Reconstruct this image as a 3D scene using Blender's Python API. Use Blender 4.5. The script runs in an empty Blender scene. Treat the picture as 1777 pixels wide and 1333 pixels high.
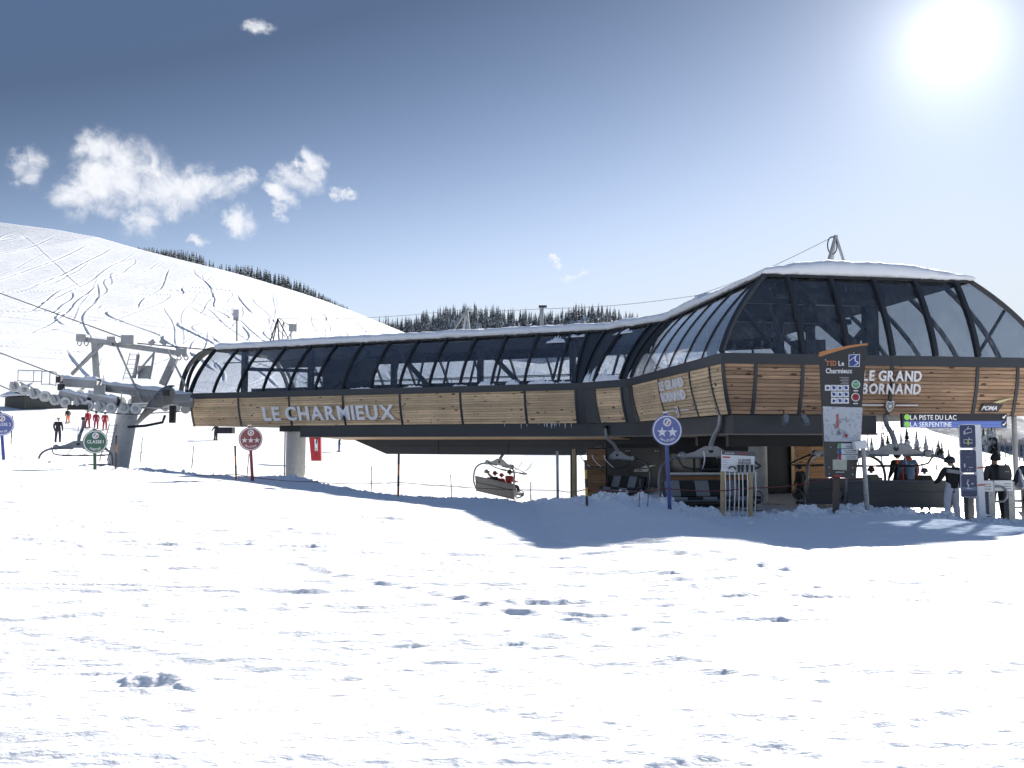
import bpy, math, random
import numpy as np
from mathutils import Vector, Matrix
from mathutils.geometry import tessellate_polygon

random.seed(11)
SC = bpy.context.scene
COL = SC.collection
V = Vector

# ------------------------------------------------------------------ camera (the eye is the origin, +Y looks into the scene)
F, PW, PH, HOR = 1500.0, 1777.0, 1333.0, 765.0
PITCH = math.atan((HOR - PH / 2) / F)
cd = bpy.data.cameras.new('camera')
cd.sensor_width = 36.0
cd.lens = 36.0 * F / PW
cd.clip_start, cd.clip_end = 0.1, 6000.0
cam = bpy.data.objects.new('camera', cd)
cam.rotation_euler = (math.pi / 2 + PITCH, 0, 0)
COL.objects.link(cam)
SC.camera = cam
SP, CP = math.sin(PITCH), math.cos(PITCH)


def ray(px, py):
    u, v = (px - PW / 2) / F, (PH / 2 - py) / F
    return V((u, CP - v * SP, SP + v * CP))


def at(px, py, Y):
    d = ray(px, py)
    return d * (Y / d.y)


# ------------------------------------------------------------------ sky, sun, exposure
SUN = ray(1652, 62).normalized()
SUN_EL = math.asin(SUN.z)
SUN_AZ = math.atan2(SUN.x, SUN.y)
SC.view_settings.view_transform = 'Standard'
SC.view_settings.look = 'None'
SC.view_settings.gamma = 1.0
SC.view_settings.use_curve_mapping = False
SC.view_settings.exposure = 1.95
sl = bpy.data.lights.new('sun', 'SUN')
sl.energy, sl.angle, sl.color = 2.85, math.radians(0.5), (1.0, 0.965, 0.91)
so = bpy.data.objects.new('sun', sl)
so.rotation_euler = SUN.to_track_quat('Z', 'Y').to_euler()
COL.objects.link(so)

wd = bpy.data.worlds.new('World')
SC.world = wd
wd.use_nodes = True
NT = wd.node_tree
wd.cycles.sampling_method = 'MANUAL'
wd.cycles.sample_map_resolution = 512
SC.cycles.max_bounces, SC.cycles.diffuse_bounces, SC.cycles.glossy_bounces, SC.cycles.transparent_max_bounces = 6, 3, 3, 16
SC.cycles.caustics_reflective = SC.cycles.caustics_refractive = False
SC.cycles.adaptive_threshold = 0.02
NT.nodes.clear()


def wn(t, **kw):
    n = NT.nodes.new(t)
    for k, v in kw.items():
        setattr(n, k, v)
    return n


def wl(a, b):
    NT.links.new(a, b)


sky = wn('ShaderNodeTexSky', sky_type='NISHITA')
sky.sun_disc = False
sky.sun_elevation, sky.sun_rotation = SUN_EL, SUN_AZ
sky.altitude, sky.air_density, sky.dust_density, sky.ozone_density = 2500.0, 0.8, 0.25, 2.0
tc = wn('ShaderNodeTexCoord')
sepd = wn('ShaderNodeSeparateXYZ')
wl(tc.outputs['Generated'], sepd.inputs[0])


def wm(op, a, b=None, c=None):
    n = wn('ShaderNodeMath', operation=op)
    for i, x in enumerate((a, b, c)):
        if x is None:
            continue
        if isinstance(x, (int, float)):
            n.inputs[i].default_value = x
        else:
            wl(x, n.inputs[i])
    return n.outputs[0]


ysafe = wm('MAXIMUM', sepd.outputs[1], 0.05)
cu = wm('DIVIDE', sepd.outputs[0], ysafe)
cv = wm('DIVIDE', sepd.outputs[2], ysafe)
noi = wn('ShaderNodeTexNoise')
noi.inputs['Scale'].default_value = 15.0
noi.inputs['Detail'].default_value = 6.0
noi.inputs['Roughness'].default_value = 0.62
noi.inputs['Distortion'].default_value = 0.25
wl(tc.outputs['Generated'], noi.inputs['Vector'])
noi2 = wn('ShaderNodeTexNoise')
noi2.inputs['Scale'].default_value = 42.0
noi2.inputs['Detail'].default_value = 5.0
noi2.inputs['Roughness'].default_value = 0.60
noi2.inputs['Distortion'].default_value = 0.4
wl(tc.outputs['Generated'], noi2.inputs['Vector'])
cxy = wn('ShaderNodeCombineXYZ')
wl(cu, cxy.inputs[0])
wl(cv, cxy.inputs[1])
# warp the cloud plane with noise so that the outlines fray
wv = wn('ShaderNodeVectorMath', operation='MULTIPLY_ADD')
wl(noi.outputs['Color'], wv.inputs[0])
wv.inputs[1].default_value = (0.10, 0.085, 0)
sub = wn('ShaderNodeVectorMath', operation='SUBTRACT')
wl(cxy.outputs[0], sub.inputs[0])
sub.inputs[1].default_value = (0.05, 0.0425, 0)
wl(sub.outputs[0], wv.inputs[2])
CLOUDS = [(205, 312, 95, 62, 1), (290, 330, 88, 50, 1), (150, 330, 55, 60, .9), (185, 268, 45, 42, .85), (255, 385, 38, 46, .8), (345, 322, 55, 32, .9),
          (395, 322, 55, 26, .85), (432, 315, 26, 22, .6), (34, 300, 34, 34, .75), (416, 392, 24, 34, .62), (524, 312, 42, 30, .75),
          (546, 285, 20, 38, .6), (492, 348, 24, 30, .62), (476, 380, 15, 24, .6), (596, 328, 20, 14, .45), (438, 36, 30, 17, .6),
          (998, 477, 19, 8, .7), (968, 456, 8, 9, .5), (356, 427, 22, 12, .35), 
          ]
acc = None
for (px, py, rx, ry, w) in CLOUDS:
    d = ray(px, py)
    k = 1.42 * (0.62 + 0.38 * w)
    sx, sy = F / (rx * k), F / (ry * k)
    m = wn('ShaderNodeVectorMath', operation='MULTIPLY_ADD')
    wl(wv.outputs[0], m.inputs[0])
    m.inputs[1].default_value = (sx, sy, 0)
    m.inputs[2].default_value = (-sx * d.x / d.y, -sy * d.z / d.y, 0)
    le = wn('ShaderNodeVectorMath', operation='LENGTH')
    wl(m.outputs[0], le.inputs[0])
    acc = le.outputs['Value'] if acc is None else wm('MINIMUM', acc, le.outputs['Value'])
r = wn('ShaderNodeMapRange', interpolation_type='SMOOTHSTEP')
wl(acc, r.inputs[0])
r.inputs[1].default_value, r.inputs[2].default_value = 1.22, 0.15
r.inputs[3].default_value, r.inputs[4].default_value = 0.0, 0.88
acc = r.outputs[0]
n1 = wm('MULTIPLY_ADD', noi.outputs['Fac'], 1.5, -0.75)
n2 = wm('MULTIPLY_ADD', noi2.outputs['Fac'], 1.7, -0.85)
dens = wm('ADD', acc, wm('ADD', wm('MULTIPLY', n1, wm('MINIMUM', wm('MULTIPLY', acc, 3.0), 1.0)), wm('MULTIPLY', n2, wm('MINIMUM', wm('MULTIPLY', acc, 3.0), 1.0))))
cm = wn('ShaderNodeMapRange', interpolation_type='SMOOTHSTEP')
wl(dens, cm.inputs[0])
cm.inputs[1].default_value, cm.inputs[2].default_value = 0.08, 1.22
front = wm('GREATER_THAN', sepd.outputs[1], 0.06)
cfac = wm('MULTIPLY', wm('MULTIPLY', cm.outputs[0], front), 0.97)
cshade = wn('ShaderNodeMix', data_type='RGBA')
wl(wm('MULTIPLY_ADD', noi2.outputs['Fac'], 1.2, -0.15), cshade.inputs[0])
cshade.inputs[6].default_value = (4.6, 4.8, 5.3, 1)
cshade.inputs[7].default_value = (6.2, 6.2, 6.3, 1)
# the air's glare close to the sun (aureole), a function of the angle to the sun only
dt = wn('ShaderNodeVectorMath', operation='DOT_PRODUCT')
nrm = wn('ShaderNodeVectorMath', operation='NORMALIZE')
wl(tc.outputs['Generated'], nrm.inputs[0])
wl(nrm.outputs[0], dt.inputs[0])
dt.inputs[1].default_value = SUN
ang = wm('ARCCOSINE', wm('MINIMUM', dt.outputs['Value'], 0.99999))
g1 = wm('MULTIPLY', wm('EXPONENT', wm('DIVIDE', ang, -0.040)), 7.0)
g2 = wm('MULTIPLY', wm('EXPONENT', wm('DIVIDE', ang, -0.18)), 0.6)
glow = wm('ADD', g1, g2)
hs = wn('ShaderNodeHueSaturation')
lum0 = wn('ShaderNodeRGBToBW')
wl(sky.outputs[0], lum0.inputs[0])
smr = wn('ShaderNodeMapRange')
wl(lum0.outputs[0], smr.inputs[0])
smr.inputs[1].default_value, smr.inputs[2].default_value, smr.inputs[3].default_value, smr.inputs[4].default_value = 1.5, 5.5, 0.92, 0.26
wl(smr.outputs[0], hs.inputs['Saturation'])
wl(sky.outputs[0], hs.inputs['Color'])
tint = wn('ShaderNodeMix', data_type='RGBA', blend_type='MULTIPLY')
tint.inputs[0].default_value = 1.0
lum = wn('ShaderNodeRGBToBW')
wl(hs.outputs[0], lum.inputs[0])
lsc = wn('ShaderNodeVectorMath', operation='SCALE')
wl(hs.outputs[0], lsc.inputs[0])
# the photograph's steep tone curve on the sky: deep overhead, pale and even towards the horizon
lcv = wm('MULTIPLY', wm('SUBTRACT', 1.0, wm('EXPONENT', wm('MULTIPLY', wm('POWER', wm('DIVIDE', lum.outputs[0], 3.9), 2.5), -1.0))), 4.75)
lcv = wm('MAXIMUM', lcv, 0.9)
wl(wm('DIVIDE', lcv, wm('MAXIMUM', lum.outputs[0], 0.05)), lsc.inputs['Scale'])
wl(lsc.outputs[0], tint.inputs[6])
tint.inputs[7].default_value = (0.97, 1.0, 1.01, 1)
gl = wn('ShaderNodeVectorMath', operation='SCALE')
gl.inputs[0].default_value = (1.0, 0.985, 0.96)
wl(glow, gl.inputs['Scale'])
ad = wn('ShaderNodeVectorMath', operation='ADD')
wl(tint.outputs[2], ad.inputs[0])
wl(gl.outputs[0], ad.inputs[1])
cmx = wn('ShaderNodeMix', data_type='RGBA')
wl(cfac, cmx.inputs[0])
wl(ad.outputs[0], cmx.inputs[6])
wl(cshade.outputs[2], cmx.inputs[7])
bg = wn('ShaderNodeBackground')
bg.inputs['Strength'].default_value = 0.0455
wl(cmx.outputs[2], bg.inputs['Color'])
wo = wn('ShaderNodeOutputWorld')
wl(bg.outputs[0], wo.inputs['Surface'])

# ------------------------------------------------------------------ helpers: tagging, mesh builder, copies
XF = {}


def tag(o, label=None, cat=None, group=None, kind=None):
    if label:
        o['label'] = label
    if cat:
        o['category'] = cat
    if group:
        o['group'] = group
    if kind:
        o['kind'] = kind
    return o


def thing(name, label, cat, loc=(0, 0, 0), rz=0.0, group=None, rot=None):
    o = bpy.data.objects.new(name, None)
    o.empty_display_size = 0.2
    COL.objects.link(o)
    o.location = loc
    o.rotation_euler = rot or (0, 0, rz)
    XF[o.name] = Matrix.Translation(V(loc)) @ o.rotation_euler.to_matrix().to_4x4()
    return tag(o, label, cat, group)


def copy_tree(o, parent=None):
    c = o.copy()
    COL.objects.link(c)
    c.parent = parent
    for ch in o.children:
        copy_tree(ch, c)
    return c


class MB:
    def __init__(s):
        s.v, s.f, s.m, s.uv = [], [], [], {}

    def add(s, vs, fs, m=0):
        b = len(s.v)
        s.v.extend(V(p) for p in vs)
        for f in fs:
            s.f.append([b + i for i in f])
            s.m.append(m)
        return b

    def box(s, c, sz, R=None, m=0):
        c = V(c)
        x, y, z = sz[0] / 2, sz[1] / 2, sz[2] / 2
        vs = [V((sx * x, sy * y, q * z)) for q in (-1, 1) for sx, sy in ((-1, -1), (1, -1), (1, 1), (-1, 1))]
        if R is not None:
            vs = [R @ p for p in vs]
        s.add([c + p for p in vs], [(3, 2, 1, 0), (4, 5, 6, 7), (0, 1, 5, 4), (1, 2, 6, 5), (2, 3, 7, 6), (3, 0, 4, 7)], m)
        return s

    def beam(s, p0, p1, w, h, m=0, up=(0, 0, 1), e0=0.0, e1=0.0):
        p0, p1 = V(p0), V(p1)
        d = (p1 - p0).normalized()
        sd = d.cross(V(up))
        if sd.length < 1e-4:
            sd = d.cross(V((0, 1, 0)))
        sd.normalize()
        u = sd.cross(d)
        p0, p1 = p0 - d * e0, p1 + d * e1
        vs = [p + sd * (a * w / 2) + u * (b * h / 2) for p in (p0, p1) for a, b in ((-1, -1), (1, -1), (1, 1), (-1, 1))]
        s.add(vs, [(3, 2, 1, 0), (4, 5, 6, 7), (0, 1, 5, 4), (1, 2, 6, 5), (2, 3, 7, 6), (3, 0, 4, 7)], m)
        return s

    def tube(s, path, r, n=8, m=0, smooth=0):
        path = [V(p) for p in path]
        if smooth and len(path) > 2:
            path, r = crv(path, r, smooth)
        N = len(path)
        rr = r if isinstance(r, (list, tuple)) else [r] * N
        t = (path[1] - path[0]).normalized()
        a = t.cross(V((0, 0, 1)))
        if a.length < 0.05:
            a = t.cross(V((1, 0, 0)))
        a.normalize()
        b0 = len(s.v)
        for i, p in enumerate(path):
            t = (path[min(i + 1, N - 1)] - path[max(i - 1, 0)]).normalized()
            a = (a - t * a.dot(t)).normalized()
            b = t.cross(a)
            for k in range(n):
                q = 2 * math.pi * k / n
                s.v.append(p + (a * math.cos(q) + b * math.sin(q)) * rr[i])
        for i in range(N - 1):
            for k in range(n):
                k2 = (k + 1) % n
                s.f.append([b0 + i * n + k, b0 + i * n + k2, b0 + (i + 1) * n + k2, b0 + (i + 1) * n + k])
                s.m.append(m)
        s.f.append([b0 + k for k in range(n)][::-1])
        s.f.append([b0 + (N - 1) * n + k for k in range(n)])
        s.m += [m, m]
        return s

    def lathe(s, prof, n=16, M=None, m=0):
        M = M or Matrix.Identity(4)
        b0 = len(s.v)
        for (r, z) in prof:
            for k in range(n):
                q = 2 * math.pi * k / n
                s.v.append(M @ V((r * math.cos(q), r * math.sin(q), z)))
        for i in range(len(prof) - 1):
            for k in range(n):
                k2 = (k + 1) % n
                s.f.append([b0 + i * n + k, b0 + i * n + k2, b0 + (i + 1) * n + k2, b0 + (i + 1) * n + k])
                s.m.append(m)
        s.f.append([b0 + k for k in range(n)][::-1])
        s.f.append([b0 + (len(prof) - 1) * n + k for k in range(n)])
        s.m += [m, m]
        return s

    def prism(s, poly, o, ux, uy, d0, d1, m=0):
        o, ux, uy = V(o), V(ux), V(uy)
        w = ux.cross(uy)
        n = len(poly)
        vs = [o + ux * a + uy * b + w * d for d in (d0, d1) for a, b in poly]
        s.add(vs, [list(range(n))[::-1], list(range(n, 2 * n))] + [(i, (i + 1) % n, n + (i + 1) % n, n + i) for i in range(n)], m)
        return s

    def strip(s, loops, closed=False, m=0, thick=None):
        """quads between successive loops of equal length"""
        b0 = len(s.v)
        n = len(loops[0])
        for l in loops:
            s.v.extend(V(p) for p in l)
        for i in range(len(loops) - 1):
            for k in range(n if closed else n - 1):
                k2 = (k + 1) % n
                s.f.append([b0 + i * n + k, b0 + i * n + k2, b0 + (i + 1) * n + k2, b0 + (i + 1) * n + k])
                s.m.append(m)
        return s

    def build(s, name, mats, parent=None, smooth=False, local=False):
        me = bpy.data.meshes.new(name)
        vs = s.v
        if parent is not None and not local and parent.name in XF:
            I = XF[parent.name].inverted()
            vs = [I @ p for p in vs]
        me.from_pydata([tuple(p) for p in vs], [], s.f)
        if not isinstance(mats, (list, tuple)):
            mats = [mats]
        for mm in mats:
            me.materials.append(mm)
        if len(mats) > 1:
            me.polygons.foreach_set('material_index', s.m)
        if smooth:
            me.polygons.foreach_set('use_smooth', [True] * len(me.polygons))
            if smooth != 'all':
                try:
                    me.set_sharp_from_angle(angle=math.radians(38))
                except Exception:
                    pass
        me.update()
        return link(name, me, parent)


def link(name, me, parent=None):
    o = bpy.data.objects.new(name, me)
    COL.objects.link(o)
    if parent is not None:
        o.parent = parent
        if parent.name in XF:
            XF[o.name] = XF[parent.name]
    return o


def crv(pts, r, sub):
    """Catmull-Rom through pts"""
    P = [pts[0]] + list(pts) + [pts[-1]]
    R = r if isinstance(r, (list, tuple)) else [r] * len(pts)
    R = [R[0]] + list(R) + [R[-1]]
    out, ro = [], []
    for i in range(1, len(P) - 2):
        for k in range(sub):
            t = k / sub
            a, b, c, d = P[i - 1], P[i], P[i + 1], P[i + 2]
            out.append(0.5 * ((2 * b) + (c - a) * t + (2 * a - 5 * b + 4 * c - d) * t * t + (3 * b - a - 3 * c + d) * t ** 3))
            ro.append(R[i] * (1 - t) + R[i + 1] * t)
    out.append(P[-2])
    ro.append(R[-2])
    return out, ro


def rotz(a):
    return Matrix.Rotation(a, 3, 'Z')


# ------------------------------------------------------------------ materials
MT = {}


def nd(nt, t, **kw):
    n = nt.nodes.new(t)
    for k, v in kw.items():
        setattr(n, k, v)
    return n


def mat(name, col, rough=0.6, metal=0.0, var=0.12, scale=6.0, bump=0.0, spec=0.5, emit=0.0, speck=None, coat=0.0, rnd=0.0):
    """principled surface with a little mottling; speck = (colour, amount) for dirt or frost with its own outline"""
    if name in MT:
        return MT[name]
    m = bpy.data.materials.new(name)
    m.use_nodes = True
    nt = m.node_tree
    b = nt.nodes['Principled BSDF']
    b.inputs['Roughness'].default_value = rough
    b.inputs['Metallic'].default_value = metal
    b.inputs['Specular IOR Level'].default_value = spec
    if coat:
        b.inputs['Coat Weight'].default_value = coat
    tcn = nd(nt, 'ShaderNodeTexCoord')
    n1 = nd(nt, 'ShaderNodeTexNoise')
    n1.inputs['Scale'].default_value = scale
    n1.inputs['Detail'].default_value = 6
    nt.links.new(tcn.outputs['Object'], n1.inputs['Vector'])
    mx = nd(nt, 'ShaderNodeMix', data_type='RGBA')
    nt.links.new(n1.outputs['Fac'], mx.inputs[0])
    c = V(col)
    mx.inputs[6].default_value = (*(c * (1 - var)), 1)
    mx.inputs[7].default_value = (*[min(1.0, x * (1 + var)) for x in c], 1)
    outc = mx.outputs[2]
    if rnd:
        oi = nd(nt, 'ShaderNodeObjectInfo')
        mr = nd(nt, 'ShaderNodeMapRange')
        nt.links.new(oi.outputs['Random'], mr.inputs[0])
        mr.inputs[3].default_value, mr.inputs[4].default_value = 1 - rnd, 1 + rnd
        hv = nd(nt, 'ShaderNodeHueSaturation')
        nt.links.new(mr.outputs[0], hv.inputs['Value'])
        nt.links.new(outc, hv.inputs['Color'])
        outc = hv.outputs[0]
    if speck:
        n2 = nd(nt, 'ShaderNodeTexNoise')
        n2.inputs['Scale'].default_value = scale * 4
        n2.inputs['Detail'].default_value = 8
        n2.inputs['Roughness'].default_value = 0.7
        nt.links.new(tcn.outputs['Object'], n2.inputs['Vector'])
        mr2 = nd(nt, 'ShaderNodeMapRange')
        nt.links.new(n2.outputs['Fac'], mr2.inputs[0])
        mr2.inputs[1].default_value, mr2.inputs[2].default_value = 0.62 - speck[1] * 0.3, 0.72 - speck[1] * 0.25
        m2 = nd(nt, 'ShaderNodeMix', data_type='RGBA')
        nt.links.new(mr2.outputs[0], m2.inputs[0])
        nt.links.new(outc, m2.inputs[6])
        m2.inputs[7].default_value = (*speck[0], 1)
        outc = m2.outputs[2]
    nt.links.new(outc, b.inputs['Base Color'])
    if emit:
        b.inputs['Emission Color'].default_value = (*col, 1)
        b.inputs['Emission Strength'].default_value = emit
    if bump:
        bp = nd(nt, 'ShaderNodeBump')
        bp.inputs['Strength'].default_value = bump
        bp.inputs['Distance'].default_value = 0.02
        n3 = nd(nt, 'ShaderNodeTexNoise')
        n3.inputs['Scale'].default_value = scale * 5
        n3.inputs['Detail'].default_value = 5
        nt.links.new(tcn.outputs['Object'], n3.inputs['Vector'])
        nt.links.new(n3.outputs['Fac'], bp.inputs['Height'])
        nt.links.new(bp.outputs[0], b.inputs['Normal'])
    MT[name] = m
    return m


def snow_mat(name, col, fine=1.0, scale=1.0, sss=0.0):
    m = bpy.data.materials.new(name)
    m.use_nodes = True
    nt = m.node_tree
    b = nt.nodes['Principled BSDF']
    b.inputs['Roughness'].default_value = 0.75
    b.inputs['Specular IOR Level'].default_value = 0.25
    if sss:
        b.inputs['Subsurface Weight'].default_value = 1.0
        b.inputs['Subsurface Scale'].default_value = sss
        b.inputs['Subsurface Radius'].default_value = (0.9, 1.0, 1.15)
    tcn = nd(nt, 'ShaderNodeTexCoord')
    n1 = nd(nt, 'ShaderNodeTexNoise')
    n1.inputs['Scale'].default_value = 0.9 * scale
    n1.inputs['Detail'].default_value = 3
    nt.links.new(tcn.outputs['Object'], n1.inputs['Vector'])
    mx = nd(nt, 'ShaderNodeMix', data_type='RGBA')
    nt.links.new(n1.outputs['Fac'], mx.inputs[0])
    mx.inputs[6].default_value = (*(V(col) * 0.97), 1)
    mx.inputs[7].default_value = (*[min(0.98, x * 1.03) for x in col], 1)
    nt.links.new(mx.outputs[2], b.inputs['Base Color'])
    n2 = nd(nt, 'ShaderNodeTexNoise')
    n2.inputs['Scale'].default_value = 20 * scale
    n2.inputs['Detail'].default_value = 4
    n2.inputs['Roughness'].default_value = 0.65
    mpn = nd(nt, 'ShaderNodeMapping')
    mpn.inputs['Scale'].default_value = (0.45, 1.0, 1.0)
    nt.links.new(tcn.outputs['Object'], mpn.inputs[0])
    nt.links.new(mpn.outputs[0], n2.inputs['Vector'])
    bp = nd(nt, 'ShaderNodeBump')
    bp.inputs['Strength'].default_value = 0.6 * fine
    bp.inputs['Distance'].default_value = 0.04 / scale
    nt.links.new(n2.outputs['Fac'], bp.inputs['Height'])
    nt.links.new(bp.outputs[0], b.inputs['Normal'])
    return m


def glass_mat(name, tint, dirt, refl=1.0):
    m = bpy.data.materials.new(name)
    m.use_nodes = True
    nt = m.node_tree
    nt.nodes.clear()
    out = nd(nt, 'ShaderNodeOutputMaterial')
    tr = nd(nt, 'ShaderNodeBsdfTransparent')
    tr.inputs[0].default_value = (*tint, 1)
    gs = nd(nt, 'ShaderNodeBsdfGlossy')
    gs.inputs['Roughness'].default_value = 0.02
    gs.inputs['Color'].default_value = (refl, refl, refl, 1)
    lw = nd(nt, 'ShaderNodeLayerWeight')
    lw.inputs['Blend'].default_value = 0.5
    pw = nd(nt, 'ShaderNodeMath', operation='POWER')
    nt.links.new(lw.outputs['Facing'], pw.inputs[0])
    pw.inputs[1].default_value = 4.0
    ma = nd(nt, 'ShaderNodeMath', operation='MULTIPLY_ADD')
    nt.links.new(pw.outputs[0], ma.inputs[0])
    ma.inputs[1].default_value, ma.inputs[2].default_value = 0.93, 0.05
    mx = nd(nt, 'ShaderNodeMixShader')
    nt.links.new(ma.outputs[0], mx.inputs[0])
    nt.links.new(tr.outputs[0], mx.inputs[1])
    nt.links.new(gs.outputs[0], mx.inputs[2])
    df = nd(nt, 'ShaderNodeBsdfTranslucent')
    df.inputs[0].default_value = (0.75, 0.77, 0.8, 1)
    d2 = nd(nt, 'ShaderNodeBsdfDiffuse')
    d2.inputs[0].default_value = (0.6, 0.62, 0.65, 1)
    dm = nd(nt, 'ShaderNodeMixShader')
    dm.inputs[0].default_value = 0.5
    nt.links.new(df.outputs[0], dm.inputs[1])
    nt.links.new(d2.outputs[0], dm.inputs[2])
    tcn = nd(nt, 'ShaderNodeTexCoord')
    mp = nd(nt, 'ShaderNodeMapping')
    mp.inputs['Scale'].default_value = (4.0, 4.0, 0.8)
    nt.links.new(tcn.outputs['Object'], mp.inputs[0])
    n1 = nd(nt, 'ShaderNodeTexNoise')
    n1.inputs['Scale'].default_value = 2.5
    n1.inputs['Detail'].default_value = 9
    n1.inputs['Roughness'].default_value = 0.7
    nt.links.new(mp.outputs[0], n1.inputs['Vector'])
    mr = nd(nt, 'ShaderNodeMapRange')
    nt.links.new(n1.outputs['Fac'], mr.inputs[0])
    mr.inputs[1].default_value, mr.inputs[2].default_value = 0.50, 0.72
    mr.inputs[3].default_value, mr.inputs[4].default_value = dirt * 0.25, dirt * 2.2  # dirt streaks, strengthened so their pale mottling imitates broken snow reflections
    m2 = nd(nt, 'ShaderNodeMixShader')
    nt.links.new(mr.outputs[0], m2.inputs[0])
    nt.links.new(mx.outputs[0], m2.inputs[1])
    nt.links.new(dm.outputs[0], m2.inputs[2])
    nt.links.new(m2.outputs[0], out.inputs[0])
    return m


def wood_mat(name, c_lo, c_hi, c_knot, rnd=0.22, rot=None):
    """planks: UV runs along the plank in metres"""
    m = bpy.data.materials.new(name)
    m.use_nodes = True
    nt = m.node_tree
    b = nt.nodes['Principled BSDF']
    b.inputs['Roughness'].default_value = 0.62
    b.inputs['Specular IOR Level'].default_value = 0.3
    uv = nd(nt, 'ShaderNodeUVMap')
    oi = nd(nt, 'ShaderNodeObjectInfo')
    va = nd(nt, 'ShaderNodeVectorMath', operation='MULTIPLY_ADD')
    cb = nd(nt, 'ShaderNodeCombineXYZ')
    for k in range(3):
        nt.links.new(oi.outputs['Random'], cb.inputs[k])
    nt.links.new(cb.outputs[0], va.inputs[0])
    va.inputs[1].default_value = (91, 37, 17)
    nt.links.new(uv.outputs[0], va.inputs[2])
    mp = nd(nt, 'ShaderNodeMapping')
    mp.inputs['Scale'].default_value = (1.2, 26, 1)
    nt.links.new(va.outputs[0], mp.inputs[0])
    n1 = nd(nt, 'ShaderNodeTexNoise')
    n1.inputs['Scale'].default_value = 1.6
    n1.inputs['Detail'].default_value = 7
    n1.inputs['Distortion'].default_value = 0.6
    nt.links.new(mp.outputs[0], n1.inputs['Vector'])
    mx = nd(nt, 'ShaderNodeMix', data_type='RGBA')
    mr0 = nd(nt, 'ShaderNodeMapRange')
    nt.links.new(n1.outputs['Fac'], mr0.inputs[0])
    mr0.inputs[1].default_value, mr0.inputs[2].default_value = 0.3, 0.7
    nt.links.new(mr0.outputs[0], mx.inputs[0])
    mx.inputs[6].default_value = (*c_lo, 1)
    mx.inputs[7].default_value = (*c_hi, 1)
    mp2 = nd(nt, 'ShaderNodeMapping')
    mp2.inputs['Scale'].default_value = (2.6, 6.5, 1)
    nt.links.new(va.outputs[0], mp2.inputs[0])
    vo = nd(nt, 'ShaderNodeTexVoronoi')
    vo.inputs['Scale'].default_value = 1.0
    nt.links.new(mp2.outputs[0], vo.inputs['Vector'])
    # only some cells carry a knot, of differing size
    th = nd(nt, 'ShaderNodeSeparateColor')
    nt.links.new(vo.outputs['Color'], th.inputs[0])
    sz = nd(nt, 'ShaderNodeMapRange')
    nt.links.new(th.outputs[0], sz.inputs[0])
    sz.inputs[1].default_value, sz.inputs[2].default_value = 0.30, 1.0
    sz.inputs[3].default_value, sz.inputs[4].default_value = 0.0, 0.30
    ls = nd(nt, 'ShaderNodeMath', operation='LESS_THAN')
    nt.links.new(vo.outputs['Distance'], ls.inputs[0])
    nt.links.new(sz.outputs[0], ls.inputs[1])
    kf = nd(nt, 'ShaderNodeMath', operation='MULTIPLY')
    nt.links.new(ls.outputs[0], kf.inputs[0])
    kf.inputs[1].default_value = 0.85
    m2 = nd(nt, 'ShaderNodeMix', data_type='RGBA')
    nt.links.new(kf.outputs[0], m2.inputs[0])
    nt.links.new(mx.outputs[2], m2.inputs[6])
    m2.inputs[7].default_value = (*c_knot, 1)
    # weather stains in object space
    tcn = nd(nt, 'ShaderNodeTexCoord')
    n3 = nd(nt, 'ShaderNodeTexNoise')
    n3.inputs['Scale'].default_value = 0.9
    n3.inputs['Detail'].default_value = 5
    nt.links.new(tcn.outputs['Object'], n3.inputs['Vector'])
    mr = nd(nt, 'ShaderNodeMapRange')
    nt.links.new(n3.outputs['Fac'], mr.inputs[0])
    mr.inputs[1].default_value, mr.inputs[2].default_value = 0.35, 0.7
    mr.inputs[3].default_value, mr.inputs[4].default_value = 0.90, 1.12
    rr = nd(nt, 'ShaderNodeMapRange')
    nt.links.new(oi.outputs['Random'], rr.inputs[0])
    rr.inputs[3].default_value, rr.inputs[4].default_value = 1 - rnd, 1 + rnd
    mu = nd(nt, 'ShaderNodeMath', operation='MULTIPLY')
    nt.links.new(mr.outputs[0], mu.inputs[0])
    nt.links.new(rr.outputs[0], mu.inputs[1])
    hv = nd(nt, 'ShaderNodeHueSaturation')
    nt.links.new(mu.outputs[0], hv.inputs['Value'])
    nt.links.new(m2.outputs[2], hv.inputs['Color'])
    nt.links.new(hv.outputs[0], b.inputs['Base Color'])
    bp = nd(nt, 'ShaderNodeBump')
    bp.inputs['Strength'].default_value = 0.3
    bp.inputs['Distance'].default_value = 0.01
    nt.links.new(n1.outputs['Fac'], bp.inputs['Height'])
    nt.links.new(bp.outputs[0], b.inputs['Normal'])
    return m


SNOW = snow_mat('snow', (0.94, 0.935, 0.93), sss=0.018)
SNOW_FAR = snow_mat('snow_far', (0.91, 0.91, 0.915), fine=0.8, scale=0.25)
SNOW_ROOF = snow_mat('snow_roof', (0.86, 0.885, 0.92), fine=0.6, scale=0.7)
DARK = mat('anthracite_metal', (0.026, 0.030, 0.036), 0.42, 0.0, 0.18, 1.5)
DARK2 = mat('anthracite_sheet', (0.040, 0.045, 0.052), 0.5, 0.0, 0.15, 0.8)
BLACK = mat('black_steel', (0.014, 0.015, 0.017), 0.5, 0.0, 0.2, 3)
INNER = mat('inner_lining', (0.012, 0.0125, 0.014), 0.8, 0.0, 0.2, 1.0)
GALV = mat('galvanised_steel', (0.30, 0.31, 0.32), 0.42, 0.55, 0.25, 5, speck=((0.12, 0.125, 0.13), 0.25))
GALVD = mat('dull_galvanised', (0.34, 0.345, 0.35), 0.5, 0.3, 0.3, 3, speck=((0.45, 0.46, 0.47), 0.2))
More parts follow.
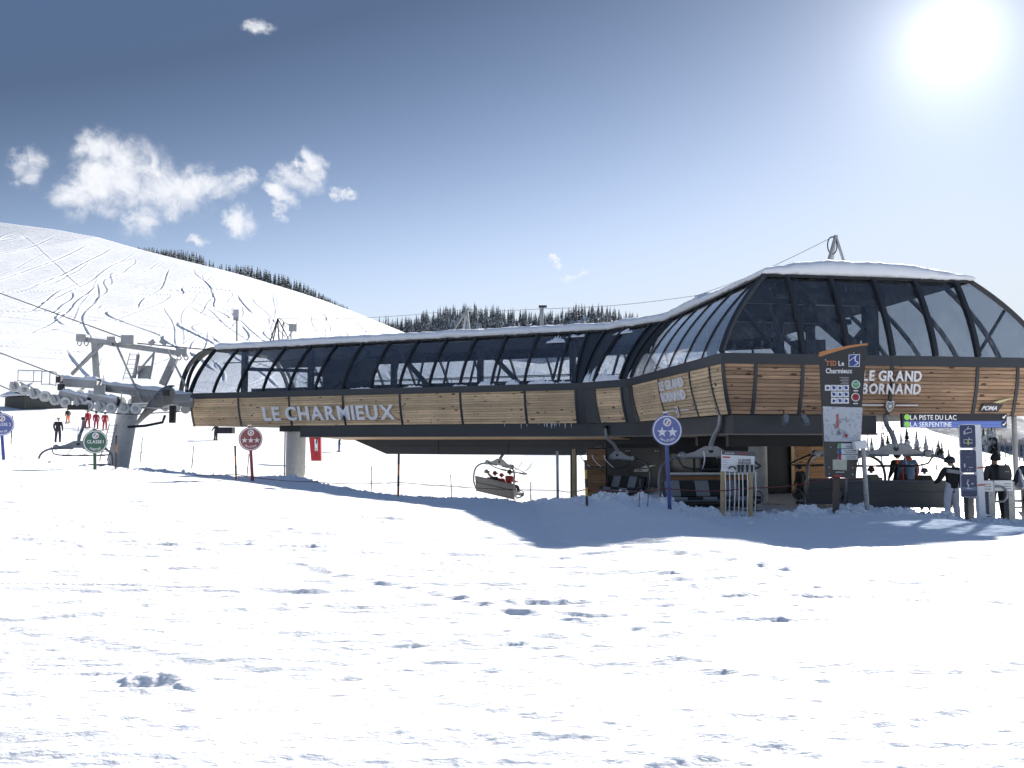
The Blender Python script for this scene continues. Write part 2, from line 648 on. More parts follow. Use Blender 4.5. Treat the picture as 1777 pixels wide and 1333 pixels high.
CONC = mat('concrete', (0.56, 0.565, 0.555), 0.85, 0.0, 0.22, 1.6, bump=0.3, speck=((0.42, 0.42, 0.41), 0.3))
RUBBER = mat('rubber', (0.02, 0.02, 0.021), 0.7, 0, 0.2, 8)
WHITE = mat('white_paint', (0.78, 0.79, 0.80), 0.4, 0, 0.04, 2)
WOOD = wood_mat('larch_cladding', (0.60, 0.425, 0.25), (0.84, 0.64, 0.415), (0.05, 0.022, 0.010))
WOODF = wood_mat('darker_larch', (0.29, 0.18, 0.11), (0.48, 0.315, 0.20), (0.04, 0.018, 0.008), 0.3)  # same cladding in a darker, browner tone for the hall front
WOODP = mat('raw_timber', (0.50, 0.37, 0.20), 0.7, 0, 0.25, 9, bump=0.2)
GLASS = glass_mat('station_glass', (0.72, 0.75, 0.79), 0.10)

# ------------------------------------------------------------------ terrain
_P = np.random.default_rng(3).random((256, 256))


def vnoise(x, y):
    xi, yi = np.floor(x).astype(int), np.floor(y).astype(int)
    fx, fy = x - xi, y - yi
    fx, fy = fx * fx * fx * (fx * (fx * 6 - 15) + 10), fy * fy * fy * (fy * (fy * 6 - 15) + 10)
    x0, x1, y0, y1 = xi & 255, (xi + 1) & 255, yi & 255, (yi + 1) & 255
    return ((_P[x0, y0] * (1 - fx) + _P[x1, y0] * fx) * (1 - fy) + (_P[x0, y1] * (1 - fx) + _P[x1, y1] * fx) * fy) * 2 - 1


def fbm(x, y, o=4, g=0.5):
    t, a, s = 0.0, 1.0, 0.0
    c, sn = math.cos(0.6), math.sin(0.6)
    for k in range(o):
        t = t + a * vnoise(x + 17.3 * k, y - 9.1 * k)
        s += a
        x, y = (x * c - y * sn) * 2.03, (x * sn + y * c) * 2.03
        a *= g
    return t / s


def sstep(a, b, x):
    t = np.clip((x - a) / (b - a), 0, 1)
    return t * t * (3 - 2 * t)


_cx = [-80, -30, -18.5, -13.8, -9.0, -6.8, -3.7, -2.0, 0.6, 1.5, 2.3, 3.0, 3.9, 5.2, 6.6, 8.25, 9.2, 10.4, 12, 25]
_cz = [3.0, .5, -.42, -.90, -1.20, -1.42, -1.76, -1.86, -1.88, -1.55, -1.36, -1.45, -1.70, -1.69, -1.62, -1.57, -1.72, -1.84, -1.95, -2.0]
_cyx = [-80, -10, -3.7, 0.6, 2.1, 3.7, 25]
_cy = [31, 30, 29, 26, 21.5, 19.6, 19.0]
_bx = [-250, -120, -50, -32, -21, -8, 1, 3.5, 6, 40, 250]
_bz = [7, 4.0, 2.0, -.15, -1.25, -2.95, -3.3, -2.7, -2.07, -2.07, -6]
YR = 420.0
_rp = [(-500, 330), (-300, 345), (-100, 374), (0, 387.5), (80, 398), (160, 412), (235, 433), (300, 449), (380, 469), (450, 488), (520, 509), (560, 522),
       (620, 544), (700, 577), (760, 604), (850, 628), (1000, 658), (1200, 690), (1400, 716), (1590, 741), (1680, 765), (1777, 797), (2100, 850)]
_rx = [(p - PW / 2) / F * YR for p, q in _rp]
_rz = [at(p, q, YR).z for p, q in _rp]


def crest_y(X):
    return np.interp(X, _cyx, _cy)


def base_ground(X, Y):
    Yc = crest_y(X)
    zc = np.interp(X, _cx, _cz)
    t = np.clip((Y - 2) / (Yc - 2), 0, 1)
    zn = -1.27 + (zc + 1.27) * t ** 1.45
    zb = np.interp(X, _bx, _bz)
    # east of the station the valley side opens out, so its crest is read along the line of fall
    zr = np.interp(np.where(X > 0, X * (YR / np.maximum(Y, 60.0)), X), _rx, _rz)
    th = np.clip((Y - 80) / (YR - 80), 0, 1)
    hill = zb + (zr - zb) * (0.12 * th + 0.88 * th ** 1.18)
    over = np.clip(Y - YR, 0, None)
    hill = hill - 0.0011 * over ** 2 - 0.05 * over
    w = sstep(0.0, 1.0, (Y - Yc) / (5.0 - 2.0 * sstep(0, 4, X)))
    return zn * (1 - w) + hill * w


_trk = np.random.default_rng(21)
NEAR_TRACKS = []
for k in range(150):
    NEAR_TRACKS.append((_trk.uniform(-14, 14), 3.5 + 18 * _trk.random() ** 1.2, _trk.normal(0.0, 0.40), _trk.uniform(.5, 4) * (1 + _trk.random()), _trk.uniform(0.004, 0.014), _trk.uniform(0.03, 0.08), _trk.normal(0, 0.02)))
CLODS = []
for k in range(900):
    yy = 3.4 + 20 * _trk.random() ** 1.5
    w_ = _trk.uniform(0.015, 0.06) * (1 + .06 * yy)
    CLODS.append((_trk.uniform(-0.62, 0.62) * yy, yy, w_, w_ * _trk.uniform(.04, .11)))
for (px, py, w, h) in ((300, 1172, .14, .05), (265, 1195, .07, .02), (345, 1185, .10, .03), (905, 1105, .07, .02), (1175, 1135, .12, .02), (30, 1090, .13, .025), (640, 1165, .10, .02)):
    Y0 = 1.3 * F / (py - HOR)
    CLODS.append(((px - PW / 2) / F * Y0, Y0, w, h))


def near_detail(X, Y):
    Yc = crest_y(X)
    d = Yc - Y
    inner = sstep(-1.5, 1.0, d)
    z = 0.026 * fbm(X * .35, Y * .8, 3) + 0.016 * fbm(X * 1.1 + 40, Y * 2.6, 4) + .0105 * fbm(X * 3.2 + 7, Y * 7.0, 4, .6) + .0046 * fbm(X * 8 + 3, Y * 15, 3, .6) * sstep(22, 10, Y)
    z = z + .015 * fbm(X * 1.7 + 9, Y * 3.6, 4, .62) * sstep(7, 14, Y) * inner
    # crumbly patches
    patch = sstep(-.05, .35, fbm(X * .45 + 9, Y * .7 + 3, 2))
    c = fbm(X * 3.1, Y * 5.5, 4, .6)
    z = z + inner * (.30 + patch) * (.013 + .017 * sstep(4, 11, Y)) * np.clip(c - .06, 0, None) + inner * .004 * np.clip(fbm(X * 7, Y * 12, 3), 0, None) * (0.3 + patch)
    # old drawn-out ski lines
    for s, f, th, dp in ((3, 2.1, .10, .016), (77, 3.3, .13, .014), (31, 1.3, .06, .010), (113, 4.6, .16, .009), (151, 6.5, .2, .006)):
        n = vnoise(X * .16 + s + .25 * fbm(X * .5, Y * .5 + s, 2), Y * f + X * .12 + s)
        msk = sstep(.0, .4, vnoise(X * .33 + s * 2, Y * .5 - s)) * (sstep(30 / f ** .5, 12 / f ** .5, Y) if f > 2 else 1)
        z = z - inner * dp * np.exp(-(n / th) ** 2) * msk + inner * dp * .7 * np.exp(-((n - 2 * th) / th) ** 2) * msk
    # crumbled snow along the edge of the drop
    lump = np.exp(-((d - .35) / .9) ** 2)
    rt = sstep(1.0, 3.0, X)
    z = z + lump * (0.06 + .10 * rt) * np.clip(fbm(X * 2.3, Y * 2.3, 4, .65) + .10, 0, None) * 2.2 + lump * (.07 + .06 * rt) * np.clip(fbm(X * 5 + 5, Y * 5, 3, .6), 0, None) + .02 * np.exp(-((d - 1.5) / 2.2) ** 2) * np.clip(fbm(X * 4 + 5, Y * 4, 3, .6), 0, None)
    z = z + .16 * np.exp(-((d - .2) / 1.0) ** 2) * fbm(X * .55 + 20, Y * .2, 2) * (1 + .0 * rt)
    return z


def stamp_near(X, Y, Z, th, rr):
    """cut ski tracks and set clods, each in its own small window of the grid"""
    def win(x0, y0, dx, dy):
        xs = [x0 - dx, x0 + dx]
        ys = [max(y0 - dy, .5), y0 + dy]
        an = [math.atan2(x, y) for x in xs for y in ys]
        rd = [math.hypot(x, y) for x in xs + ([0] if xs[0] < 0 < xs[1] else []) for y in ys]
        i0, i1 = np.searchsorted(rr, min(rd)), np.searchsorted(rr, max(rd))
        j0, j1 = np.searchsorted(th, min(an)), np.searchsorted(th, max(an))
        return slice(i0, i1), slice(j0, j1)
    for (x0, y0, a, ln, dp, w, cv) in NEAR_TRACKS:
        w = max(w, .010 * y0)
        sel = win(x0, y0, ln + .3, ln * abs(math.tan(a)) + .9)
        xs, ys = X[sel] - x0, Y[sel] - y0
        if xs.size == 0:
            continue
        al = xs * math.cos(a) + ys * math.sin(a)
        ac = -xs * math.sin(a) + ys * math.cos(a) - cv * al * al + .03 * np.sin(al * 1.3 + x0)
        end = sstep(ln, ln * .8, np.abs(al))
        rough = .7 + .9 * fbm(X[sel] * 5.3 + x0, Y[sel] * 9 + ac * 3, 3, .6)
        Z[sel] += end * (-dp * np.exp(-(ac / w) ** 2) + dp * rough * np.exp(-((ac - 1.7 * w) / (w * .8)) ** 2))
    for (x0, y0, w, h) in CLODS:
        sel = win(x0, y0, 3 * w, 3 * w)
        xs, ys = (X[sel] - x0) / w, (Y[sel] - y0) / w
        if xs.size == 0:
            continue
        n = fbm(X[sel] * 1.1 / w, Y[sel] * 1.1 / w, 3)
        q = np.hypot(xs * .62 + .3 * n, ys + .3 * n)
        q = np.clip(q * .8 - .25 * n, 0, 1)
        Z[sel] += h * (1 - q * q) ** 2
    return Z


def hill_tracks(X, Y, Z, rr):
    rg = np.random.default_rng(5)
    fade = sstep(95, 130, Y) * sstep(YR + 10, YR - 5, Y)
    Z += fade * (.7 * fbm(X * .02, Y * .012, 3) + .07 * fbm(X * .09, Y * .045 + 3, 4))
    for k in range(170):
        px = rg.uniform(-140, 660)
        x0 = (px - PW / 2) / F * 330
        sl = rg.normal(-.10, .28)
        amp, wl_, ph = rg.uniform(1.0, 11) * rg.random(), rg.uniform(70, 190), rg.uniform(0, 6.28)
        ya = rg.uniform(92, 330)
        yb = min(ya + rg.uniform(40, 240), YR)
        dp, w = rg.uniform(.08, .26) * (1.7 if k % 9 == 0 else .9), rg.uniform(.22, .48)
        i0, i1 = np.searchsorted(rr, ya), np.searchsorted(rr, yb / .80)
        Xw, Yw, Zw = X[i0:i1, :680], Y[i0:i1, :680], Z[i0:i1, :680]
        xc = x0 + sl * (Yw - 330) + amp * np.sin(Yw / wl_ * 6.28 + ph) + .35 * amp * np.sin(Yw / wl_ * 13.1 + 2 * ph)
        dx = Xw - xc
        sel = (np.abs(dx) < 3) & (Yw > ya) & (Yw < yb)
        if not sel.any():
            continue
        ends = sstep(ya, ya + 14, Yw[sel]) * sstep(yb, yb - 14, Yw[sel]) * sstep(YR - 8, YR - 45, Yw[sel])
        q = dx[sel]
        Zw[sel] += ends * dp * (-np.exp(-(q / w) ** 2) + .8 * np.exp(-((q - 1.9 * w) / w) ** 2))
    # traverses
    for k in range(16):
        y0 = rg.uniform(110, 290)
        x0 = (rg.uniform(-100, 560) - PW / 2) / F * y0
        ln, sl, cvv = rg.uniform(10, 45), rg.normal(.15, .45), rg.normal(0, .008)
        yc = y0 + sl * (X - x0) + cvv * (X - x0) ** 2
        dy = Y - yc
        sel = (np.abs(dy) < 7) & (np.abs(X - x0) < ln)
        if sel.any():
            Z[sel] += sstep(ln, ln * .6, np.abs(X[sel] - x0)) * .12 * (-np.exp(-(dy[sel] / .7) ** 2) + .8 * np.exp(-((dy[sel] - 1.4) / .7) ** 2))
    return Z


def grid_obj(name, X, Y, Z, material):
    nr, nc = X.shape
    me = bpy.data.meshes.new(name)
    me.vertices.add(nr * nc)
    me.vertices.foreach_set('co', np.stack([X, Y, Z], -1).astype(np.float32).ravel())
    i = np.arange(nr * nc).reshape(nr, nc)
    q = np.stack([i[:-1, :-1], i[:-1, 1:], i[1:, 1:], i[1:, :-1]], -1).reshape(-1, 4)
    me.loops.add(q.size)
    me.loops.foreach_set('vertex_index', q.ravel().astype(np.int32))
    me.polygons.add(len(q))
    me.polygons.foreach_set('loop_start', (np.arange(len(q)) * 4).astype(np.int32))
    me.polygons.foreach_set('use_smooth', np.ones(len(q), bool))
    me.materials.append(material)
    me.update(calc_edges=True)
    return link(name, me)


def G(x, y):
    """height of the finished snow at a point"""
    xa, ya = np.array([x], float), np.array([y], float)
    z = base_ground(xa, ya)
    if y < 45:
        z = z + near_detail(xa, ya)
    return float(z[0])


def columns(lo, hi, n, wide, nw):
    a = np.linspace(lo, hi, n)
    return np.radians(np.concatenate([np.linspace(-wide, lo, nw, endpoint=False), a, np.linspace(hi, wide, nw + 1)[1:]]))


th = columns(-32.5, 32.5, 900, 50, 30)
rr = np.exp(np.linspace(math.log(2.6), math.log(52), 700))
TT, RR = np.meshgrid(th, rr)
X, Y = RR * np.sin(TT), RR * np.cos(TT)
Z = base_ground(X, Y) + near_detail(X, Y) * sstep(50, 40, RR)
Z = stamp_near(X, Y, Z, th, rr)
tag(grid_obj('snow_ground', X, Y, Z, SNOW), 'trampled white snow field sloping down to the lift station', kind='structure')
th = np.radians(np.concatenate([np.linspace(-50, -34, 25, endpoint=False), np.linspace(-34, -3, 640, endpoint=False), np.linspace(-3, 50, 150)]))
rr = np.concatenate([np.linspace(51, 90, 50, endpoint=False), np.linspace(90, 512, 430), np.linspace(516, 900, 36)])
TT, RR = np.meshgrid(th, rr)
X, Y = RR * np.sin(TT), RR * np.cos(TT)
Z = base_ground(X, Y) - .03 * (RR < 53) + .05 * fbm(X * .2, Y * .2, 3) * (RR > 54)
Z = hill_tracks(X, Y, Z, rr)
tag(grid_obj('snow_hill', X, Y, Z, SNOW_FAR), 'wide white ski slope scored with curving ski tracks', kind='structure')
# the snow goes on behind and beside the viewer
th = np.radians(np.linspace(50, 310, 60))
rr = np.exp(np.linspace(math.log(2.6), math.log(800), 40))
TT, RR = np.meshgrid(th, rr)
X, Y = RR * np.sin(TT), RR * np.cos(TT)
Z = base_ground(X, np.maximum(Y, 0)) + .05 * fbm(X * .3, Y * .3, 3)
tag(grid_obj('snow_field', X, Y, Z, SNOW_FAR), 'open snow around the place where one stands', kind='structure')
th = np.radians(np.linspace(-180, 180, 64))
rr = np.array([.02, .6, 1.4, 2.75])
TT, RR = np.meshgrid(th, rr)
X, Y = RR * np.sin(TT), RR * np.cos(TT)
tag(grid_obj('snow_patch', X, Y, base_ground(X, np.maximum(Y, 0)) - .02, SNOW), 'patch of trodden snow underfoot', kind='structure')

# loose crumbs of snow thrown up along the bank and scattered over the field
rgc = np.random.default_rng(77)
cv_, cf_ = [], []
_ico = np.array([(0, 0, 1), (.9, 0, .3), (.28, .85, .3), (-.72, .53, .3), (-.72, -.53, .3), (.28, -.85, .3), (.6, .5, -.5), (-.6, .5, -.5), (0, -.8, -.5)])
_icf = [(0, 1, 2), (0, 2, 3), (0, 3, 4), (0, 4, 5), (0, 5, 1), (1, 6, 2), (2, 6, 7), (2, 7, 3), (3, 7, 4), (4, 7, 8), (4, 8, 5), (5, 8, 1), (1, 8, 6)]
NC = 2600
cx_ = np.concatenate([rgc.uniform(-13, 13, 900), rgc.uniform(1.5, 12.5, NC - 900)])
cy_ = crest_y(cx_) - np.abs(rgc.normal(0, .8, NC)) + .35
cz_ = base_ground(cx_, cy_) + near_detail(cx_, cy_)
for k in range(NC):
    sz = rgc.uniform(.012, .05) * (1.7 if rgc.random() < .1 else 1)
    p = _ico * (1 + .5 * (rgc.random((9, 1)) - .5)) * np.array([sz * rgc.uniform(.8, 1.5), sz * rgc.uniform(.7, 1.2), sz * rgc.uniform(.5, .9)])
    a = rgc.uniform(0, 6.28)
    q = np.stack([p[:, 0] * math.cos(a) - p[:, 1] * math.sin(a) + cx_[k], p[:, 0] * math.sin(a) + p[:, 1] * math.cos(a) + cy_[k], p[:, 2] + cz_[k] + sz * .15], -1)
    cf_ += [(i + 9 * k, j + 9 * k, l + 9 * k) for i, j, l in _icf]
    cv_.append(q)
me = bpy.data.meshes.new('snow_crumbs')
me.from_pydata(np.concatenate(cv_).tolist(), [], cf_)
me.materials.append(SNOW)
tag(link('snow_crumbs', me), 'small crumbs of snow strewn along the bank', kind='stuff')

# ------------------------------------------------------------------ lettering
_GL = {}


def glyph(ch, bold=0.0, ext=0.02):
    bold = 0.012 if bold < 0.018 else 0.026
    k = (ch, bold)
    if k not in _GL:
        c = bpy.data.curves.new('glyph', 'FONT')
        c.body = ch
        c.size = 1.0
        c.offset = bold
        c.extrude = 1.0
        c.resolution_u = 3
        o = bpy.data.objects.new('glyph', c)
        COL.objects.link(o)
        bpy.context.view_layer.update()
        me = bpy.data.meshes.new_from_object(o.evaluated_get(bpy.context.evaluated_depsgraph_get()))
        bpy.data.objects.remove(o)
        co = np.zeros(len(me.vertices) * 3)
        me.vertices.foreach_get('co', co)
        co = co.reshape(-1, 3)
        fs = [list(p.vertices) for p in me.polygons]
        _GL[k] = (co, fs, (co[:, 0].min(), co[:, 0].max()) if len(co) else (0, .3))
    return _GL[k]


def write(body, h, o, ux, uy, name, m, parent, bold=0.02, ext=0.01, sx=0.86, gap=0.10, align='l', sep=False, arc=None):
    """letters of cap height h laid from o along ux; separate = every letter an object of its own"""
    k = h / 0.69
    ux, uy = V(ux).normalized(), V(uy).normalized()
    w = ux.cross(uy)
    o = V(o)
    x = 0.0
    items = []
    for ch in body:
        if ch == ' ':
            x += 0.27 * k * sx
            continue
        co, fs, (a, b) = glyph(ch, bold, ext / k)
        items.append((ch, x, a))
        x += ((b - a) * sx + gap) * k
    x -= gap * k
    sh = {'l': 0, 'c': -x / 2, 'r': -x}[align]
    mb = MB()
    out = []
    for ch, xx, a in items:
        co, fs, _ = glyph(ch, bold, ext / k)
        q = mb if not sep else MB()
        pts = []
        for p in co:
            lx, ly = (p[0] - a) * k * sx + xx + sh, p[1] * k
            if arc:
                t = lx / arc
                c0, s0 = math.cos(t), math.sin(t)
                r = arc - ly
                pts.append(o + ux * (r * s0) + uy * (arc - r * c0) + w * (p[2] * ext))
            else:
                pts.append(o + ux * lx + uy * ly + w * (p[2] * ext))
        q.add(pts, fs)
        if sep:
            out.append(q.build(name, m, parent))
    if not sep:
        return mb.build(name, m, parent) if mb.v else None
    return out


# ------------------------------------------------------------------ the lift station
# plan of the sill line, seen from above: long wing, short chamfer, side of the hall, front of the hall, far side, back
PL = [V((-16.7, 44.8, 0)), V((3.0, 36.5, 0)), V((4.62, 34.3, 0)), V((5.87, 24.0, 0)), V((15.9, 25.63, 0)), V((13.97, 41.6, 0)), V((-13.2, 53.1, 0))]
NS = 6
SEG = []
for i in range(NS):
    d = PL[i + 1] - PL[i]
    u = d.normalized()
    SEG.append((PL[i], u, V((-u.y, u.x, 0)), d.length))
DEL = [1.8, 1.8, 1.7, 0.9, 1.8, 1.8]
ZW0, ZW1, ZS1, ZG1 = 0.75, 2.17, 2.45, 4.83      # cladding foot, cladding head, sill head, glass head


def ring(offs, z):
    """corner points of the plan moved inwards by offs[i] on each side"""
    out = []
    for j in range(NS + 1):
        if j == 0:
            P, u, n, L = SEG[0]
            p = P + n * offs[0]
        elif j == NS:
            P, u, n, L = SEG[NS - 1]
            p = P + u * L + n * offs[NS - 1]
        else:
            P1, u1, n1, L1 = SEG[j - 1]
            P2, u2, n2, L2 = SEG[j]
            a, b = P1 + n1 * offs[j - 1], P2 + n2 * offs[j]
            c = u1.x * u2.y - u1.y * u2.x
            w = b - a
            t = (w.x * u2.y - w.y * u2.x) / c
            p = a + u1 * t
        out.append(V((p.x, p.y, z)))
    return out


_RC = {}


def ring_c(kind, s, extra):
    k = (kind, round(s, 5), round(extra, 5))
    if k not in _RC:
        if kind == 'g':
            _RC[k] = ring([d * gl_in(s) + extra for d in DEL], ZS1 + (ZG1 - ZS1) * s)
        else:
            _RC[k] = ring([0.30 * max(s, 0) ** 1.7 + extra] * NS, ZW1 + (ZW0 - ZW1) * s)
    return _RC[k]


def gl_in(s):
    return 0.48 * s + 0.52 * s * s


def gl_ring(s, extra=0.0):
    return ring_c('g', s, extra)


def wd_ring(s, extra=0.0):
    """s = 0 at the head of the cladding, 1 at its foot"""
    return ring_c('w', s, extra)


def pt(i, t, rg, off):
    """point on side i at t metres from its start, at a level whose corner ring is rg"""
    P, u, n, L = SEG[i]
    if t <= 1e-6:
        return rg[i].copy()
    if t >= L - 1e-6:
        return rg[i + 1].copy()
    p = P + u * t + n * off
    p.z = rg[i].z
    # never past the mitred ends
    a, b = (rg[i] - P).dot(u), (rg[i + 1] - P).dot(u)
    tt = min(max(t, a), b)
    p += u * (tt - t)
    return p


def gl_pt(i, t, s, extra=0.0):
    return pt(i, t, gl_ring(s, extra), DEL[i] * gl_in(s) + extra)


def wd_pt(i, t, s, extra=0.0):
    return pt(i, t, wd_ring(s, extra), 0.30 * max(s, 0) ** 1.7 + extra)


ST = thing('lift_station', 'dark glass and larch clad chairlift station with snow on its roof', 'lift station', (0.0, 36.0, -2.6))


def ribmesh(pts_out, side, w, d0, d1):
    """bar of rectangular section that follows pts_out; side = its width axis, d0/d1 = in and out along the surface normal"""
    mb = MB()
    loops = []
    for k, p in enumerate(pts_out):
        t = (pts_out[min(k + 1, len(pts_out) - 1)] - pts_out[max(k - 1, 0)]).normalized()
        n = side.cross(t).normalized()
        loops.append([p + side * (-w / 2) + n * d0, p + side * (w / 2) + n * d0, p + side * (w / 2) + n * d1, p + side * (-w / 2) + n * d1])
    mb.strip(loops, closed=True)
    mb.add(loops[0], [(0, 1, 2, 3)])
    mb.add(loops[-1], [(3, 2, 1, 0)])
    return mb


def pane_mesh(i, t0, t1, e0, e1, extra0=-0.012, nseg=8):
    mb = MB()
    lo = []
    for k in range(nseg + 1):
        s = k / nseg
        lo.append([gl_pt(i, t0, s, extra0), gl_pt(i, t1, s, extra0), gl_pt(i, t1, s, extra0 + .02), gl_pt(i, t0, s, extra0 + .02)])
    mb.strip(lo, closed=True)
    mb.add(lo[0], [(3, 2, 1, 0)])
    mb.add(lo[-1], [(0, 1, 2, 3)])
    return mb


L0, L1, L2, L3, L4, L5 = [s[3] for s in SEG]
# glass nodes on each side; True = metal strip instead of glass in the bay that starts there
GN = {0: [k * 1.56 for k in range(14)] + [L0 - .33, L0],
      1: [0, .75, 2.33, L1],
      2: [0, .6] + [.6 + (L2 - .6) * k / 6 for k in range(1, 6)] + [L2],
      3: [0, 2.39, 3.77, 5.15, 6.51, 7.88, L3],
      4: [L4 * k / 8 for k in range(9)],
      5: [L5 * k / 14 for k in range(15)]}
SOLID = {(0, 14), (1, 0), (1, 2), (2, 0)}
for i, nodes in GN.items():
    u = SEG[i][1]
    for k in range(len(nodes) - 1):
        mb = pane_mesh(i, nodes[k], nodes[k + 1], 0, 0)
        if (i, k) in SOLID:
            mb.build('metal_panel', DARK2, ST, smooth=True)
        else:
            mb.build('glass_pane', GLASS, ST, smooth=True)
    for k in range(len(nodes)):
        if i > 0 and k == 0:
            continue
        t = nodes[k]
        w = 0.085 if i not in (2,) else 0.05
        if i == 3:
            w = .13
        corner = (k == len(nodes) - 1)
        pts = [gl_pt(i, t, q / 10, -0.02) for q in range(11)]
        sd = u if not corner or i == NS - 1 else (u + SEG[i + 1][1]).normalized()
        if corner and i in (2, 3):
            w = .12
        if i == 0 and k in (0, 14, 15):
            w = .10
        (ribmesh(pts, sd, .04, -.012, .03) if i == 2 and 1 < k < len(nodes) - 1 else ribmesh(pts, sd, w, -.04, .10)).build('glazing_rib', DARK, ST, smooth=True)
# arched hoop standing free in front of the open end of the wing
for off, w, dr, hz_ in ((-.62, .15, 2.9, .32), (-.25, .07, 2.5, .16), (0.02, .10, 0, 0)):
    P, u, n, L = SEG[0]
    W_ = 9.0
    pts = []
    for q in range(41):
        a = q / 40
        if dr:
            if a < .4:
                th_ = a / .4 * math.pi / 2
                c = (dr * (1 - math.cos(th_)), ZS1 - .05 + (ZG1 + hz_ - ZS1) * math.sin(th_))
            elif a <= .6:
                c = (dr + (W_ - 2 * dr) * (a - .4) / .2, ZG1 + hz_ - .05)
            else:
                th_ = (1 - a) / .4 * math.pi / 2
                c = (W_ - dr * (1 - math.cos(th_)), ZS1 - .05 + (ZG1 + hz_ - ZS1) * math.sin(th_))
        elif a < .36:
            s = a / .36
            c = (DEL[0] * gl_in(s), ZS1 + (ZG1 - ZS1 + .1) * s)
        elif a <= .64:
            s = (a - .36) / .28
            c = (DEL[0] + (W_ - 2 * DEL[0]) * s, ZG1 + .1)
        else:
            s = (1 - a) / .36
            c = (W_ - DEL[0] * gl_in(s), ZS1 + (ZG1 - ZS1 + .1) * s)
        pts.append(P + u * off + n * c[0] + V((0, 0, c[1])))
    ribmesh(pts, u, w, -.09, .09).build('end_hoop', DARK, ST, smooth=True)

# sill band
for i in range(NS):
    for (za, zb, oa, ob, nm, mt_) in ((ZW1 - .02, ZS1, -.07, .16, 'sill_band', DARK2),):
        pa, pb = ring([oa] * NS, za), ring([ob] * NS, za)
        pc, pd = ring([ob] * NS, zb), ring([oa + .015] * NS, zb)
        mb = MB()
        cut = [0, L0 * .52, L0] if i == 0 else ([0, L3 * .5, L3] if i == 3 else [0, SEG[i][3]])
        for c in range(len(cut) - 1):
            mb = MB()
            lp = []
            for t in (cut[c] + (.004 if c else 0), cut[c + 1] - (.004 if c < len(cut) - 2 else 0)):
                lp.append([pt(i, t, pa, oa), pt(i, t, pb, ob), pt(i, t, pc, ob), pt(i, t, pd, oa + .015)])
            mb.strip(lp, closed=True)
            mb.add(lp[0], [(3, 2, 1, 0)])
            mb.add(lp[1], [(0, 1, 2, 3)])
            mb.build(nm, mt_, ST)

# larch cladding: panels of separate planks between dark ribs
NROW = 13
WN = {0: [0.05] + [k * 1.56 for k in range(2, 13, 2)] + [L0 - .33],
      1: [.75, 2.33], 2: [.6, 4.15, 7.5, 9.3, L2], 3: [0, .98, 2.39, 5.15, 7.88, 9.2, L3]}
for i, nodes in WN.items():
    u, n = SEG[i][1], SEG[i][2]
    for k in range(len(nodes) - 1):
        t0, t1 = nodes[k], nodes[k + 1]
        mb = MB()
        lo = []
        for q in range(7):
            s = q / 6
            lo.append([wd_pt(i, t0, s, .05), wd_pt(i, t1, s, .05), wd_pt(i, t1, s, .09), wd_pt(i, t0, s, .09)])
        mb.strip(lo, closed=True)
        mb.add(lo[0], [(0, 1, 2, 3)])
        mb.add(lo[-1], [(3, 2, 1, 0)])
        pan = mb.build('cladding_panel', mat('batten_brown', (.20, .13, .08), .8), ST)
        for r in range(NROW):
            s0, s1 = r / NROW, (r + 1) / NROW
            g = .006
            ds = s1 - s0
            prof = [(s0 + ds * .04, .06), (s0 + ds * .04, .018), (s0 + ds * .12, .002 + random.uniform(-.004, .006)), (s0 + ds * .88, .002 + random.uniform(-.004, .006)), (s0 + ds * .96, .018), (s0 + ds * .96, .06)]
            mb = MB()
            ta, tb = t0, t1
            lp = [[wd_pt(i, t, s, e) for s, e in prof] for t in (ta, tb)]
            mb.strip(lp, closed=True)
            mb.add(lp[0], [tuple(range(6))[::-1]])
            mb.add(lp[1], [tuple(range(6))])
            o = mb.build('plank', WOODF if i == 3 else WOOD, pan)
            uvl = o.data.uv_layers.new(name='UVMap')
            hgt = (ZW1 - ZW0) / NROW
            for lp_ in o.data.loops:
                vi = lp_.vertex_index % 6
                end = (lp_.vertex_index // 6) % 2
                uvl.data[lp_.index].uv = ((tb - ta) * end, (prof[vi][0] - s0) / ds * hgt)
    for k in range(len(nodes)):
        t = nodes[k]
        corner = t >= SEG[i][3] - 1e-6
        if i == 3 and k == 0:
            continue
        sd = u if not corner else (u + SEG[i + 1][1]).normalized()
        pts = [wd_pt(i, t, q / 8, .02) for q in range(9)]
        ribmesh([p for p in pts][::-1], sd, .10 if i != 2 else .09, -.05, .045).build('cladding_rib', DARK, ST, smooth=True)
# plain dark sheet strips where the cladding turns the corner, and round the far sides
for i, t0, t1 in ((0, L0 - .33, L0), (1, 0, .75), (1, 2.33, L1), (2, 0, .6), (4, 0, L4), (5, 0, L5)):
    mb = MB()
    lo = []
    for q in range(7):
        s = q / 6
        lo.append([wd_pt(i, t0, s, .005), wd_pt(i, t1, s, .005), wd_pt(i, t1, s, .05), wd_pt(i, t0, s, .05)])
    mb.strip(lo, closed=True)
    mb.build('metal_panel', DARK2, ST, smooth=True)


def poly_slab(name, rg, th, m, extra=None):
    mb = MB()
    pts = [p.copy() for p in rg] + (extra or [])
    tri = tessellate_polygon([pts])
    n = len(pts)
    vs = pts + [p + V((0, 0, th)) for p in pts]
    fs = [tuple(t) for t in tri] + [tuple(n + q for q in t)[::-1] for t in tri] + [(k, (k + 1) % n, n + (k + 1) % n, n + k) for k in range(n)]
    mb.add(vs, fs)
    o = mb.build(name, m, ST)
    return o


poly_slab('floor_deck', ring([.32] * NS, ZW0 + .02), .16, INNER)
# opaque roof: the back slope comes down lower than the front glass
rtop = gl_ring(1.0, -.06)
mbk = poly_slab('roof_deck', gl_ring(1.0, -.06), .07, DARK)
poly_slab('ceiling_lining', ring([d + .05 for d in DEL], ZG1 - .035), .03, INNER)
